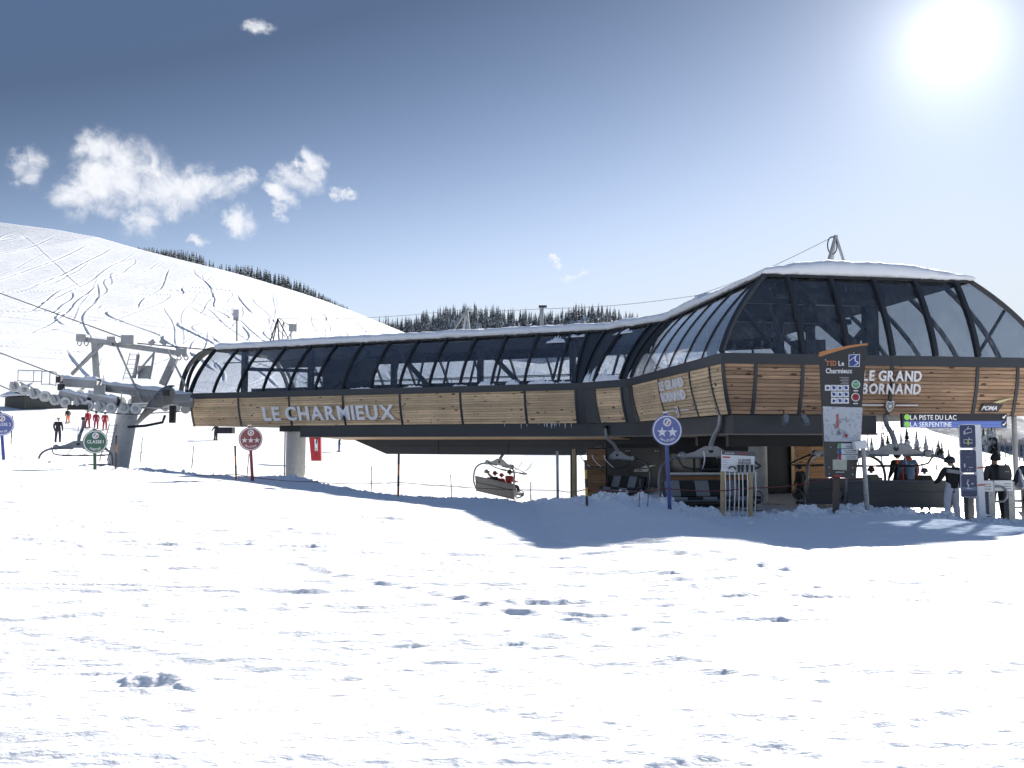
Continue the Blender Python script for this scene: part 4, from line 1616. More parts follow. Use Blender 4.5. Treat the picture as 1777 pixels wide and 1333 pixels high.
def make_chair(name, label, w=2.9, bar_down=False, hang=1.0, group='chairs of the lift', gray=(1, 3, 5)):
    t = thing(name, label, 'chairlift chair', (0, 0, 0), 0, group)
    h = w / 2
    n = 6
    pw = (w - .1) / n
    for k in range(n):
        x = -h + .05 + pw * (k + .5)
        g = PADG if k in gray else PADB
        mb = MB()
        prof = [(.30, .40), (.34, .44), (.30, .50), (.0, .47), (-.20, .47), (-.22, .40)]
        mb.prism([(a, b) for a, b in prof], (x - pw * .47, 0, 0), (0, 1, 0), (0, 0, 1), 0, pw * .94)
        mb.build('seat_pad', g, t, local=True)
        mb = MB()
        prof = [(-.20, .47), (-.15, .50), (-.30, .93), (-.36, .95), (-.39, .90), (-.27, .47)]
        mb.prism(prof, (x - pw * .47, 0, 0), (0, 1, 0), (0, 0, 1), 0, pw * .94)
        mb.build('back_pad', g, t, local=True)
    # rear shell in two folded sheets
    MB().prism([(-.27, .36), (-.25, .36), (-.405, .90), (-.43, .90), (-.36, .62)], (-h, 0, 0), (0, 1, 0), (0, 0, 1), 0, w).build('back_shell', SHELL, t, local=True)
    MB().prism([(-.36, .62), (-.30, .20), (-.10, .16), (-.08, .18), (-.28, .24), (-.33, .62)], (-h, 0, 0), (0, 1, 0), (0, 0, 1), 0, w).build('under_shell', SHELL, t, local=True)
    for (y, z, r) in ((-.40, .93, .030), (-.385, .60, .018), (-.30, .21, .022), (.30, .39, .03)):
        MB().tube([(-h, y, z), (h, y, z)], r, 8).build('cross_tube', FRAME, t, local=True)
    for s in (-1, 1):
        pth = [(s * (h - .05), .32, .39), (s * (h + .02), .05, .30), (s * (h + .05), -.22, .30), (s * (h + .07), -.42, .62), (s * (h + .06), -.46, 1.05), (s * (h - .02), -.40, 1.40), (s * (h - .28), -.28, 1.60), (s * (h - .62), -.15, 1.645), (s * .2, -.12, 1.65)]
        MB().tube(pth, .042, 8, smooth=4).build('side_hoop', FRAME, t, smooth=True, local=True)
        MB().tube([(s * (h + .02), -.28, .40), (s * (h + .02), -.05, .62), (s * (h + .02), .2, .58), (s * (h + .0), .30, .42)], .022, 6, smooth=3).build('arm_rest', FRAME, t, smooth=True, local=True)
        MB().lathe([(.05, -.09), (.11, -.07), (.12, .07), (.05, .09)], 10, Matrix.Translation((s * (h - .55), -.13, 1.70)) @ Matrix.Rotation(math.pi / 2, 4, 'X')).build('bar_hinge', GALV, t, smooth=True, local=True)
    MB().prism([(-1.12, 1.66), (1.12, 1.66), (.50, 1.82), (.18, 1.98), (-.18, 1.98), (-.50, 1.82)], (0, -.09, 0), (1, 0, 0), (0, 0, 1), 0, .06).build('gusset_plate', GALVD, t, local=True)
    MB().lathe([(.07, -.05), (.07, .05)], 12, Matrix.Translation((0, -.12, 1.84)) @ Matrix.Rotation(math.pi / 2, 4, 'X')).build('pivot', BLACK, t, smooth=True, local=True)
    hp = [(0, -.10, 1.86), (0, -.08, 2.02), (0, .16, 2.30), (0, .46, 2.52), (0, .56, 2.80), (0, .56, 2.94)]
    MB().tube(hp, [.075, .075, .07, .068, .065, .06], 10, smooth=5).build('hanger_arm', GALVD, t, smooth=True, local=True)
    MB().box((0, .56, 2.99), (.14, .20, .12)).build('grip', BLACK, t, local=True)
    # restraint bar swung up (or down in front of the riders)
    if bar_down:
        bp = [(-h + .3, -.15, 1.55), (-h + .25, .35, 1.15), (-h + .3, .55, .85), (h - .3, .55, .85), (h - .25, .35, 1.15), (h - .3, -.15, 1.55)]
        fr = (.62, .80, .30)
    else:
        bp = [(-h + .35, -.13, 1.68), (-h + .30, .25, 1.55), (-h + .42, .78, 1.34), (h - .42, .78, 1.34), (h - .30, .25, 1.55), (h - .35, -.13, 1.68)]
        fr = (.80, 1.32, .52)
    MB().tube(bp, .026, 8, smooth=3).build('restraint_bar', BLACK, t, smooth=True, local=True)
    for k in range(3):
        x = -h + .75 + k * (w - 1.5) / 2
        y0, z0, dz = fr
        if bar_down:
            MB().tube([(x, .55, .85), (x, .62, .4), (x, .55, .02), (x + .25, .55, 0)], .02, 6).build('foot_rest', GALV, t, local=True)
        else:
            MB().tube([(x, y0, z0), (x + .04, y0 + .22, z0 + .16), (x + .10, y0 + .40, z0 + .36), (x + .14, y0 + .42, z0 + .52)], .018, 6, smooth=2).build('foot_rest', WHITE, t, smooth=True, local=True)
            MB().tube([(x - .2, y0, z0), (x + .2, y0, z0)], .04, 6).build('bar_grip', RUBBER, t, local=True)
    return t


def place(t, loc, rz, tilt=0.0):
    t.location = loc
    t.rotation_euler = (0, tilt, rz)
    XF[t.name] = Matrix.Translation(V(loc)) @ t.rotation_euler.to_matrix().to_4x4()
    return t


CH0 = make_chair('lift_chair', 'grey backed chair seen from behind, below the green and blue route board')
CHS = [CH0]


def chair_copy(label):
    c = copy_tree(CH0)
    c['label'] = label
    CHS.append(c)
    return c


fl = -2.08


def chair_under(c, top, rz, z, tilt=0.0):
    """stand a chair so that the head of its hanger comes to the plan point top"""
    q = rotz(rz) @ V((0, .56, 0))
    place(c, (top.x - q.x, top.y - q.y, z), rz, tilt)


p = at(1553, 840, 24.75)
place(CH0, (p.x, 24.75, fl + .02), math.radians(-2))
c = chair_copy('empty black seated chair with one pale stripe behind the tool board')
chair_under(c, pt(2, 9.1, ring([.38] * NS, 0), .38), math.radians(192), fl - .06)
c = chair_copy('chair with its curved side hoop half hidden by the tall black sign')
p = at(1425, 850, 26.8)
place(c, (p.x + .55, 27.0, fl - .02), math.radians(22))
c = chair_copy('black and grey striped empty chair in front of the grey housing')
chair_under(c, pt(1, 1.0, ring([.38] * NS, 0), .38), math.radians(128), -2.42)
c = chair_copy('chair carrying four riders seen from behind under the girder')
p = at(866, 835, 43.0)
place(c, (p.x, 43.0, -2.86), math.radians(-48), math.radians(6))
CH_R = c
CH_A = math.radians(-48)
c = chair_copy('empty chair hanging from the sheave train of the tower')
p = at(137, 780, 38.6)
place(c, (p.x, 38.6, -1.98), math.radians(12))

# ------------------------------------------------------------------ lift tower with its sheave train
TW = thing('lift_tower', 'grey steel lift tower with a long train of sheave wheels', 'lift tower', at(205, 830, 41.5))
TY = 41.5
top, bot = at(222, 712, TY), at(196, 830, TY)
bot.z -= 1.0
MB().tube([bot, top], [.50, .47], 24).build('tower_tube', CONC, TW, smooth=True)
MB().tube([top, top + V((.03, 0, .12))], [.58, .58], 24).build('tower_flange', GALVD, TW, smooth=True)
# ladder up the tube
la, lb = at(186, 800, TY - .5), at(203, 735, TY - .5)
ld = MB().tube([la, lb], .02, 6).build('ladder', GALV, TW)
MB().tube([la - V((.36, 0, 0)), lb - V((.36, 0, 0))], .02, 6).build('rail', GALV, ld)
for k in range(10):
    q = la.lerp(lb, (k + .5) / 10)
    MB().tube([q, q - V((.36, 0, 0))], .014, 6).build('rung', GALV, ld)
la, lb = at(213, 660, TY + 1), at(226, 612, TY + 1)
ld = MB().tube([la, lb], .02, 6).build('ladder', GALV, TW)
MB().tube([la + V((.42, 0, 0)), lb + V((.42, 0, 0))], .02, 6).build('rail', GALV, ld)
for k in range(6):
    q = la.lerp(lb, (k + .5) / 6)
    MB().tube([q, q + V((.42, 0, 0))], .014, 6).build('rung', GALV, ld)
# head beams
NY, FY = 39.2, 44.2
for a, b, w, h_, nm in ((at(108, 664, NY + .6), at(172, 668, NY + .6), .5, .36, 'head_beam'), (at(170, 672, TY), at(300, 688, TY), .5, .36, 'head_beam'),
                        (at(105, 684, NY), at(160, 697, NY), .35, .30, 'sheave_beam'), (at(155, 690, NY), at(205, 700, NY), .35, .34, 'sheave_beam'),
                        (at(228, 694, TY + 1), at(330, 690, TY + 2), .4, .35, 'sheave_beam'), (at(265, 690, FY), at(335, 702, FY), .35, .35, 'sheave_beam')):
    MB().beam(a, b, w, h_).build(nm, GALVD, TW)
    q0, q1 = a + V((0, 0, h_ / 2 + .04)), b + V((0, 0, h_ / 2 + .04))
    loops = []
    for k in range(13):
        c = q0.lerp(q1, k / 12)
        hh = .05 + .09 * random.random()
        loops.append([c + V((0, -w * .48, -.05)), c + V((0, -w * .36, hh)), c + V((0, 0, hh * 1.3)), c + V((0, w * .36, hh)), c + V((0, w * .48, -.05))])
    MB().strip(loops).build('snow_layer', SNOW_ROOF, TW, smooth='all')
MB().beam(at(172, 676, NY - .3), at(176, 676, FY + .6), .45, .4).build('cross_arm', GALVD, TW)
for px, py in ((103, 659), (106, 672), (203, 698), (288, 682)):
    MB().box(at(px, py, NY - .05), (.22, .22, .28)).build('beam_end', BLACK, TW)
# sheaves
WH = [(26, 671), (43, 677), (60, 683), (78, 688), (96, 694), (114, 698.5), (137, 699), (154, 704), (174, 706), (193, 708), (216, 709), (236, 709.5)]
TYRE = mat('sheave_liner', (.62, .62, .60), .55, .0, .15, 9)
prev = None
for k, (px, py) in enumerate(WH):
    c = at(px, py, NY - .25)
    M_ = Matrix.Translation(c) @ Matrix.Rotation(math.pi / 2, 4, 'X')
    R_ = .245
    sh = MB().lathe([(.02, -.02), (.10, -.05), (.17, -.02), (R_ - .05, -.02), (R_ - .05, .02), (.17, .02), (.02, .02)], 24, M_).build('sheave', BLACK, TW, smooth=True)
    MB().lathe([(R_ - .075, -.045), (R_ - .055, -.055), (R_ - .02, -.06), (R_, -.05), (R_ - .015, 0), (R_, .05), (R_ - .02, .06), (R_ - .075, .045)], 24, M_).build('tyre', TYRE, sh, smooth=True)
    MB().lathe([(.06, -.07), (.11, -.05), (.11, .08), (.04, .10)], 12, M_).build('hub', GALVD, sh, smooth=True)
    if k % 2:
        MB().beam(prev + V((0, .16, .02)), c + V((0, .16, .02)), .06, .10).build('rocker', GALVD, TW)
        m_ = (prev + c) / 2
        MB().prism([(-.14, .28), (.02, .30), (.14, -.02), (0, -.10)], m_ + V((-.25, -.12, .0)), (1, 0, 0), (0, 0, 1), 0, .03).build('guide_plate', GALVD, TW)
    prev = c
for k in range(0, 12, 4):
    a, b = at(WH[k][0] + 8, WH[k][1] - 6, NY), at(WH[k + 3][0] - 8, WH[k + 3][1] - 6, NY)
    MB().beam(a, b, .12, .14).build('rocker', GALVD, TW)
for (px, py) in ((140, 684), (158, 688), (176, 691), (194, 694), (212, 697), (230, 699), (250, 702), (268, 705), (287, 706), (305, 708), (322, 710)):
    c = at(px, py, FY)
    M_ = Matrix.Translation(c) @ Matrix.Rotation(math.pi / 2, 4, 'X')
    sh = MB().lathe([(.02, -.04), (.12, -.04), (.18, -.02), (.18, .02), (.02, .04)], 16, M_).build('sheave', BLACK, TW, smooth=True)
    MB().lathe([(.175, -.045), (.23, -.055), (.245, .0), (.23, .055), (.175, .045)], 16, M_).build('tyre', TYRE, sh, smooth=True)
# lifting frame above
for a, b, w in ((at(166, 592, TY), at(170, 657, TY), .34), (at(303, 622, TY + 1), at(282, 668, TY + 1), .32)):
    MB().beam(a, b, w, w * .8, up=(0, 1, 0)).build('frame_post', GALVD, TW)
MB().beam(at(140, 588, TY), at(196, 596, TY), .26, .24).build('frame_beam', GALVD, TW)
MB().beam(at(190, 596, TY + .2), at(310, 613, TY + 1), .24, .24).build('frame_beam', GALVD, TW)
for px, py, s in ((144, 587, .48), (317, 612, .55), (196, 590, .4), (224, 590, .62)):
    MB().box(at(px, py, TY + (.0 if px < 250 else 1)), (s, .4, s * .7)).build('hoist_block', GALVD, TW)
    if px in (144, 317):
        for d in (-6, 6):
            MB().tube([at(px + d, py + 8 + 5 * math.sin(a), TY) + V((.10 * math.cos(a), 0, 0)) for a in np.linspace(0, 6.28, 9)], .03, 6).build('shackle', GALVD, TW)
for (ax, ay, bx, by, r) in ((198, 590, 247, 698, .05), (290, 606, 325, 676, .05), (125, 650, 178, 598, .07), (231, 655, 268, 612, .05), (233, 656, 240, 615, .08), (268, 610, 260, 658, .05), (243, 600, 225, 600, .03), (160, 610, 123, 648, .03)):
    MB().tube([at(ax, ay, TY - .2), at(bx, by, TY - .4)], r, 8).build('stay_tube', GALVD, TW)
MB().box(at(251, 646, TY), (.62, .06, .62)).build('mesh_panel', GALV, TW)
for px, a in ((264, -.6), (283, .6)):
    MB().box(at(px, 594, TY), (.32, .1, .20), Matrix.Rotation(a, 3, 'Y')).build('floodlight', GALVD, TW)
# walkway railings
def railing(pts, h, parent, m=GALV):
    rb = MB().tube([p + V((0, 0, h)) for p in pts], .024, 6).build('railing', m, parent)
    MB().tube([p + V((0, 0, h * .05)) for p in pts], .02, 6).build('lower_rail', m, rb)
    for p in pts:
        MB().tube([p, p + V((0, 0, h))], .02, 6).build('stanchion', m, rb)


railing([at(x, y, NY + .5) for x, y in ((31, 662), (58, 663), (72, 663))], .52, TW)
railing([at(x, y, NY + .2) for x, y in ((72, 668), (86, 668), (97, 670))], .62, TW)
railing([at(x, y, NY + .2) for x, y in ((210, 704), (228, 705), (240, 704), (257, 704), (264, 705), (281, 708))], .68, TW)
railing([at(x, y, FY) for x, y in ((296, 704), (313, 706), (328, 706))], .68, TW)
MB().beam(at(205, 706, NY + .3), at(285, 709, NY + .3), .7, .05).build('walkway', GALV, TW)
# trumpet-shaped guide rail towards the station
loops = []
for k in range(9):
    t = k / 8
    c = at(238 + 62 * t, 736 - 46 * math.sin(t * 1.6) * .9, NY - .3 + 2.6 * t)
    hh = .12 + .62 * math.sin(min(1, t * 1.25) * 1.57)
    loops.append([c + V((0, .0, -.05 - hh * .2)), c + V((.0, -.18, hh * .25)), c + V((0, -.15, hh * .7)), c + V((0, .05, hh)), c + V((0, .30, hh * .9))])
MB().strip(loops).build('guide_funnel', GALV, TW, smooth='all')
MB().tube([at(222, 741, NY - .3), at(252, 739, NY - .3), at(282, 733, NY), at(286, 722, NY + .5)], .06, 8).build('guide_rail', BLACK, TW)
MB().beam(at(300, 704, FY - 1), at(299, 734, FY - 1), .25, .25, up=(0, 1, 0)).build('guide_post', BLACK, TW)
# hanger of the hanging chair reaches the rope here
MB().box(at(137, 707, NY - .25), (.9, .25, .22)).build('grip_block', BLACK, TW)

ROPE = mat('rope_steel', (.035, .035, .037), .5, .3)


def cable(name, pts, r, label, sag=0.0):
    path = []
    for a, b in zip(pts[:-1], pts[1:]):
        n_ = 14
        for k in range(n_):
            t = k / n_
            p_ = a.lerp(b, t)
            p_.z -= sag * 4 * t * (1 - t)
            path.append(p_)
    path.append(pts[-1])
    return tag(MB().tube(path, r, 6).build(name, ROPE), label, 'cable')


cable('haul_rope', [at(-260, 600, 52), at(0, 669, 41)] + [at(px, py + 9.5, NY - .25) for px, py in WH[::2]] + [at(236, 719, NY - .25), at(345, 712, 47)], .026, 'thick dark haul rope running under the row of sheave wheels')
cable('haul_rope', [at(-260, 512, 62), at(105, 653, 45)], .03, 'second haul rope climbing away above the tower walkway railing')
cable('signal_cable', [at(-300, 400, 75), at(212, 586, 44), at(240, 596, 43.5), at(350, 606, 46), at(395, 609, 47)], .03, 'thin dark signal cable passing over the lifting frame into the roof')

# ------------------------------------------------------------------ signs
BLUE_D = mat('esf_blue', (.13, .16, .40), .4, 0, .06, 2)
BLUE_P = mat('post_blue', (.035, .06, .25), .35, 0, .1, 3)
RED_D = mat('esf_red', (.30, .085, .085), .45, 0, .08, 2)
RED_P = mat('post_red', (.20, .012, .025), .35, 0, .1, 3)
GRN_D = mat('esf_green', (.065, .15, .105), .45, 0, .08, 2)
GRN_P = mat('post_green', (.02, .075, .035), .4, 0, .1, 3)
NAVY = mat('navy_plate', (.018, .035, .11), .35, 0, .08, 2)
SWHITE = mat('print_white', (.75, .76, .78), .45, 0, .03, 3)
REDI = mat('print_red', (.52, .05, .04), .5)
BLUI = mat('print_blue', (.03, .06, .25), .5)


def star(r, n=5, q=.40):
    return [(r * (1 if k % 2 == 0 else q) * math.sin(math.pi * k / n), r * (1 if k % 2 == 0 else q) * math.cos(math.pi * k / n)) for k in range(2 * n)]


def disc_sign(name, label, c, r, foot, plate, post, yaw, stars, lines, ry=None):
    T = thing(name, label, 'sign', foot, 0)
    ux = V((math.cos(yaw), math.sin(yaw), 0))
    d = (c - foot)
    up = V((d.x, d.y * .0, d.z)).normalized()
    uy = (up - ux * up.dot(ux)).normalized()
    w = ux.cross(uy)
    if w.y > 0:
        w = -w
    MB().tube([foot - d * .15, c + d * ((r + .05) / d.length)], .042 * r / .32, 12).build('post', post, T)
    MB().tube([c + d * ((r + .04) / d.length), c + d * ((r + .075) / d.length)], .047 * r / .32, 12).build('post_cap', WHITE, T)
    base = c + w * .05

    def disc(rad, d0, d1, nm, m_, cx=0, cy=0, n=40):
        return MB().prism([(cx + rad * math.cos(a), cy + rad * math.sin(a)) for a in np.linspace(0, 2 * math.pi, n + 1)[:-1]], base, ux, uy, d0, d1).build(nm, m_, T)
    pl = disc(r, 0, .03, 'plate', plate)
    disc(r * .95, .03, .033, 'white_ring', SWHITE)
    disc(r * .87, .033, .036, 'plate_field', plate)
    disc(r * .27, .036, .039, 'emblem_disc', SWHITE, 0, r * .52, 24)
    # emblem: two curved drops, blue and red
    for s, m_ in ((1, BLUI), (-1, REDI)):
        pts = [(-s * r * .17 * math.cos(a) * (1 - .0 * a), r * .52 + s * r * .17 * math.sin(a)) for a in np.linspace(-.6, 1.9, 9)]
        pts += [(-s * r * .08 * math.cos(a) - s * r * .0, r * .52 + s * r * .10 * math.sin(a)) for a in np.linspace(1.6, -.4, 7)]
        MB().prism(pts, base, ux, uy, .039, .041).build('emblem_drop', m_, T)
    for k in range(stars):
        x = (k - (stars - 1) / 2) * r * (.70 if stars == 2 else .52)
        MB().prism([(x + a, b - r * .12) for a, b in star(r * (.36 if stars == 2 else .27))], base, ux, uy, .036, .040).build('star', SWHITE, T)
    for (txt, y, h, arc) in lines:
        write(txt, h * r, base + uy * (y * r) + w * .0385, ux, uy, 'lettering', SWHITE, T, bold=.025, ext=.002, sx=.85, gap=.07, align='c', arc=arc * r if arc else None)
    return T


def ground_at(px, Y, dz=0.0):
    """foot point on the snow below picture column px at depth Y"""
    x = (px - PW / 2) / F * Y
    return V((x, Y, G(x, Y) + dz))


disc_sign('disc_sign', 'round blue sign with two white stars on a blue post', at(1156, 747, 18.4), .325, V((at(1163, 897, 18.4).x, 18.4, at(1163, 897, 18.4).z - .05)), BLUE_D, BLUE_P, .10, 2, [('2ème ÉTOILE', -.74, .15, .80)])
disc_sign('disc_sign', 'round red sign with three white stars on a red post', at(434, 762, 27.6), .375, V((at(438.5, 838, 27.6).x, 27.6, at(438, 840, 27.6).z)), RED_D, RED_P, .55, 3, [('3ème ÉTOILE', -.74, .15, .80)])
disc_sign('disc_sign', 'round green sign reading CLASSE 1 on a green post', at(164, 767, 28.4), .385, V((at(165, 808, 28.4).x, 28.4, at(165, 812, 28.4).z)), GRN_D, GRN_P, .75, 0, [('CLASSE 1', -.12, .26, None), ('POINT ESF', -.74, .17, .80)])
disc_sign('disc_sign', 'round blue sign reading CLASSE 2 cut by the picture edge', at(2, 737, 28.6), .375, V((at(6, 785, 28.6).x, 28.6, at(6, 790, 28.6).z)), BLUE_D, BLUE_P, .75, 0, [('CLASSE 2', -.12, .26, None), ('POINT ESF', -.74, .17, .80)])

# tall black information board
TB = 19.0
ft = ground_at(1450, TB, -.3)
BLK = mat('board_black', (.022, .023, .026), .35, 0, .08, 2)
T = thing('information_board', 'tall black lift information board with a copper top edge and piste map', 'sign', ft)
UX, UY = V((1, 0, 0)), V((0, 0, 1))


def bp(px, py, d=0.0):
    q = at(px, py, TB - d)
    return q


MB().beam(at(1450, 905, TB + .06), at(1452, 800, TB + .06), .12, .09, up=(0, 1, 0)).build('post', mat('post_brown', (.10, .075, .06), .6, .0, .2), T)
outl = [(1421, 620)] + [(1421 + 82 * k / 8, 620 - 20.5 * math.sin(k / 8 * 1.35) / math.sin(1.35)) for k in range(1, 9)] + [(1484, 830), (1431, 828)]
o0 = at(1421, 620, TB)


def loc2(px, py):
    q = at(px, py, TB) - o0
    return (q.x, q.z)


MB().prism([loc2(*q) for q in outl][::-1], o0, UX, UY, 0, .05).build('board', BLK, T)
cop = [(1421, 612)] + [(1421 + 83 * k / 8, 611 - 14.5 * math.sin(k / 8 * 1.35) / math.sin(1.35)) for k in range(0, 9)] + [(1503, 601)] + [(1421 + 82 * k / 8, 620 - 20.5 * math.sin(k / 8 * 1.35) / math.sin(1.35)) for k in range(8, -1, -1)]
cop = [(1421 + 83.5 * k / 8, 611.5 - 15 * math.sin(k / 8 * 1.35) / math.sin(1.35)) for k in range(0, 9)] + [(1421 + 82.5 * k / 8, 619.6 - 20 * math.sin(k / 8 * 1.35) / math.sin(1.35)) for k in range(8, -1, -1)]
MB().prism([loc2(*q) for q in cop], o0, UX, UY, -.02, .07).build('copper_edge', mat('copper_orange', (.48, .20, .075), .4, .1), T)


def panel(name, quad, m_, d=.054, th=.004):
    return MB().prism([loc2(*q) for q in quad][::-1], o0, UX, UY, d, d + th).build(name, m_, T)


def lbl(txt, px, py, hpx, m_, d=.056, align='l', bold=.02, sx=.86, gap=.08):
    h = hpx * TB / F
    return write(txt, h, o0 + UX * loc2(px, py)[0] + UY * loc2(px, py)[1] - V((0, d, 0)), UX, UY, 'lettering', m_, T, bold=bold, ext=.0015, sx=sx, gap=gap, align=align)


lbl('TSD', 1432, 635, 8.3, mat('print_orange', (.62, .24, .09), .5), bold=.015, sx=.8)
lbl('Le', 1453.5, 635, 8.0, SWHITE, bold=.03, sx=.82)
lbl('Charmieux', 1431.5, 648, 8.3, SWHITE, bold=.035, sx=.80, gap=.05)
panel('pictogram_plate', [(1471, 616), (1490.5, 615), (1490, 637), (1471, 637)], SWHITE)
panel('pictogram_field', [(1472, 617), (1489.5, 616), (1489, 636), (1472, 636)], BLUI, .058, .002)
for a, b, r in (((1472, 627), (1485, 617), .008), ((1482, 619), (1482, 627), .014), ((1482, 627), (1487, 629), .012), ((1487, 629), (1484, 634), .010), ((1480, 635), (1489, 630), .008)):
    qa, qb = loc2(*a), loc2(*b)
    MB().tube([o0 + UX * qa[0] + UY * qa[1] - V((0, .062, 0)), o0 + UX * qb[0] + UY * qb[1] - V((0, .062, 0))], r, 5).build('pictogram_line', SWHITE, T)
for k in range(5):
    panel('text_line', [(1455 + (k * 3) % 5, 655 + 2.7 * k), (1471, 655 + 2.7 * k), (1471, 656 + 2.7 * k), (1455 + (k * 3) % 5, 656 + 2.7 * k)], mat('print_grey', (.35, .35, .36), .5))
for r in range(3):
    for c in range(4 if r == 0 else 3):
        x, y = 1441 + c * 10.5 + (0 if r else -10.5), 668.5 + r * 11.2
        if r == 0:
            x = 1430 + c * 10.6
        else:
            x = 1440.6 + c * 10.6
        panel('pictogram_plate', [(x, y), (x + 9.6, y), (x + 9.6, y + 9.8), (x, y + 9.8)], SWHITE)
        panel('pictogram_mark', [(x + 1.5, y + 1.5), (x + 7, y + 2.5), (x + 8, y + 6.5), (x + 3, y + 8)] if (r + c) % 2 else [(x + 2, y + 7), (x + 3, y + 2), (x + 8, y + 4), (x + 6, y + 8)], BLUI, .058, .002)
GRC, RDC = mat('dial_green', (.10, .36, .17), .5), mat('dial_red', (.34, .02, .04), .5)
for (px, py, m_) in ((1483.5, 667.5, GRC), (1483, 689.5, RDC)):
    x, z = loc2(px, py)
    rad = 7.4 * TB / F
    MB().prism([(x + rad * math.cos(a), z + rad * math.sin(a)) for a in np.linspace(0, 6.283, 25)[:-1]], o0, UX, UY, .054, .058).build('dial_rim', SWHITE, T)
    MB().prism([(x + rad * .82 * math.cos(a), z + rad * .82 * math.sin(a)) for a in np.linspace(0, 6.283, 25)[:-1]], o0, UX, UY, .058, .060).build('dial', m_, T)
    for a in (.4, 2.7):
        MB().tube([o0 + UX * x + UY * z - V((0, .062, 0)), o0 + UX * (x + rad * .6 * math.cos(a)) + UY * (z + rad * .6 * math.sin(a)) - V((0, .062, 0))], .007, 4).build('dial_hand', SWHITE if m_ is GRC else BLK, T)
    panel('text_line', [(px - 4, py + 10), (px + 4, py + 10), (px + 4, py + 12), (px - 4, py + 12)], SWHITE)
MAPM = mat('piste_map_print', (.52, .55, .60), .55, 0, .10, 3.0, speck=((.22, .25, .28), .35))
panel('piste_map', [(1426, 705.5), (1495, 707.5), (1492, 767), (1429, 766)], MAPM)
panel('map_route', [(1449, 720), (1452, 718), (1454, 721), (1453, 731), (1455, 737), (1453, 743), (1449.5, 743), (1448, 736), (1449.5, 729)], mat('map_red', (.42, .12, .13), .5), .058, .002)
x, z = loc2(1466.5, 756)
MB().prism([(x + .038 * math.cos(a), z + .038 * math.sin(a)) for a in np.linspace(0, 6.283, 13)[:-1]], o0, UX, UY, .058, .061).build('map_marker', RDC, T)
for k in range(9):
    a = random.uniform(1436, 1480)
    b = random.uniform(722, 755)
    panel('map_trail', [(a, b), (a + 1, b), (a + 5 + random.uniform(-6, 4), b + 9), (a + 4 + random.uniform(-6, 3), b + 9)], mat('map_line', (.25, .29, .33), .5), .058, .0015)
for r, (txt, m_) in enumerate((('Le Lac', GRC), ('Les Terrettes', BLUI), ('Les Vernes', RDC))):
    y = 769.5 + r * 9.8
    panel('route_plate', [(1452, y), (1488 - r * .7, y), (1488 - r * .7, y + 8.6), (1452, y + 8.6)], mat('route_pale', (.62, .66, .70), .5))
    panel('route_mark', [(1452, y), (1458, y), (1458.5, y + 8.6), (1453, y + 8.6)], m_, .058, .002)
    lbl(txt, 1484.5 - r * .7, y + 3.7, 2.6, BLK, .060, 'r', .01)
    panel('status_bar', [(1466, y + 4.6), (1483, y + 4.6), (1483, y + 7.2), (1466, y + 7.2)], GALVD, .058, .002)
panel('notice', [(1443.5, 797.5), (1468, 797.5), (1467.5, 816), (1443.5, 815)], mat('notice_paper', (.50, .52, .42), .7, 0, .18, 14), .056)
lbl('BORNAND', 1449, 820.5, 2.2, SWHITE, .058)
for q in ((1431, 625), (1480, 613), (1440, 776), (1437, 811), (1437, 822), (1478, 812), (1478, 823)):
    x, z = loc2(*q)
    MB().lathe([(.012, 0), (.010, .012)], 8, Matrix.Translation(o0 + V((x, -.052, z))) @ Matrix.Rotation(math.pi / 2, 4, 'X')).build('screw', SWHITE, T)
# red band round its post
MB().beam(at(1444, 826, TB), at(1458, 826, TB), .16, .03).build('post_band', REDI, T)

# tool board on wooden stakes
TT_ = 18.6
T = thing('tool_board', 'white workshop tool board on two pale wooden stakes with hanging chains', 'sign', ground_at(1280, TT_, -.3))
for px in (1254, 1303):
    MB().beam(at(px - .5, 905, TT_), at(px, 815, TT_), .075, .075, up=(0, 1, 0)).build('stake', WOODP, T)
q = [at(1252.5, 784, TT_ - .07), at(1310, 786.5, TT_ - .07), at(1308.5, 821, TT_ - .07), at(1252, 818, TT_ - .07)]


def tb_quad(name, pts, m_, d):
    a = [at(px, py, TT_ - .07) for px, py in pts]
    oo = a[0]
    return MB().prism([(p.x - oo.x, p.z - oo.z) for p in a][::-1], oo, UX, UY, d, d + .004).build(name, m_, T)


bq = [at(px, py, TT_ - .07) for px, py in ((1252.5, 783), (1310, 785), (1308.5, 821), (1252, 818))]
MB().prism([(p.x - bq[0].x, p.z - bq[0].z) for p in bq][::-1], bq[0], UX, UY, -.03, 0).build('board', WHITE, T)
tb_quad('head_strip', ((1253, 781.5), (1310.5, 784.5), (1310, 792), (1252.5, 789)), mat('strip_grey', (.10, .10, .105), .5), .002)
for txt, px, py, m_, hh in (('OUTILLAGE', 1258, 787.8, SWHITE, 2.6), ('POSTE RESERVE', 1279.5, 788.6, REDI, 2.2), ('LE GRAND', 1281.5, 800.5, BLK, 4.0), ('BORNAND', 1281.5, 805.2, BLK, 4.0)):
    write(txt, hh * TT_ / F, at(px, py, TT_ - .078), UX, UY, 'lettering', m_, T, bold=.01, ext=.0015, sx=.74, gap=.08)
tb_quad('red_bar', ((1254, 792), (1267, 792.6), (1267, 795), (1254, 794.4)), REDI, .003)
for k in range(4):
    tb_quad('text_line', ((1254, 798 + 4 * k), (1262 + 2 * (k % 2), 798.3 + 4 * k), (1262, 799 + 4 * k), (1254, 798.8 + 4 * k)), mat('print_grey', (.35, .35, .36), .5), .003)
CHAIN = mat('chain_steel', (.55, .56, .58), .4, .4, .35, 30)
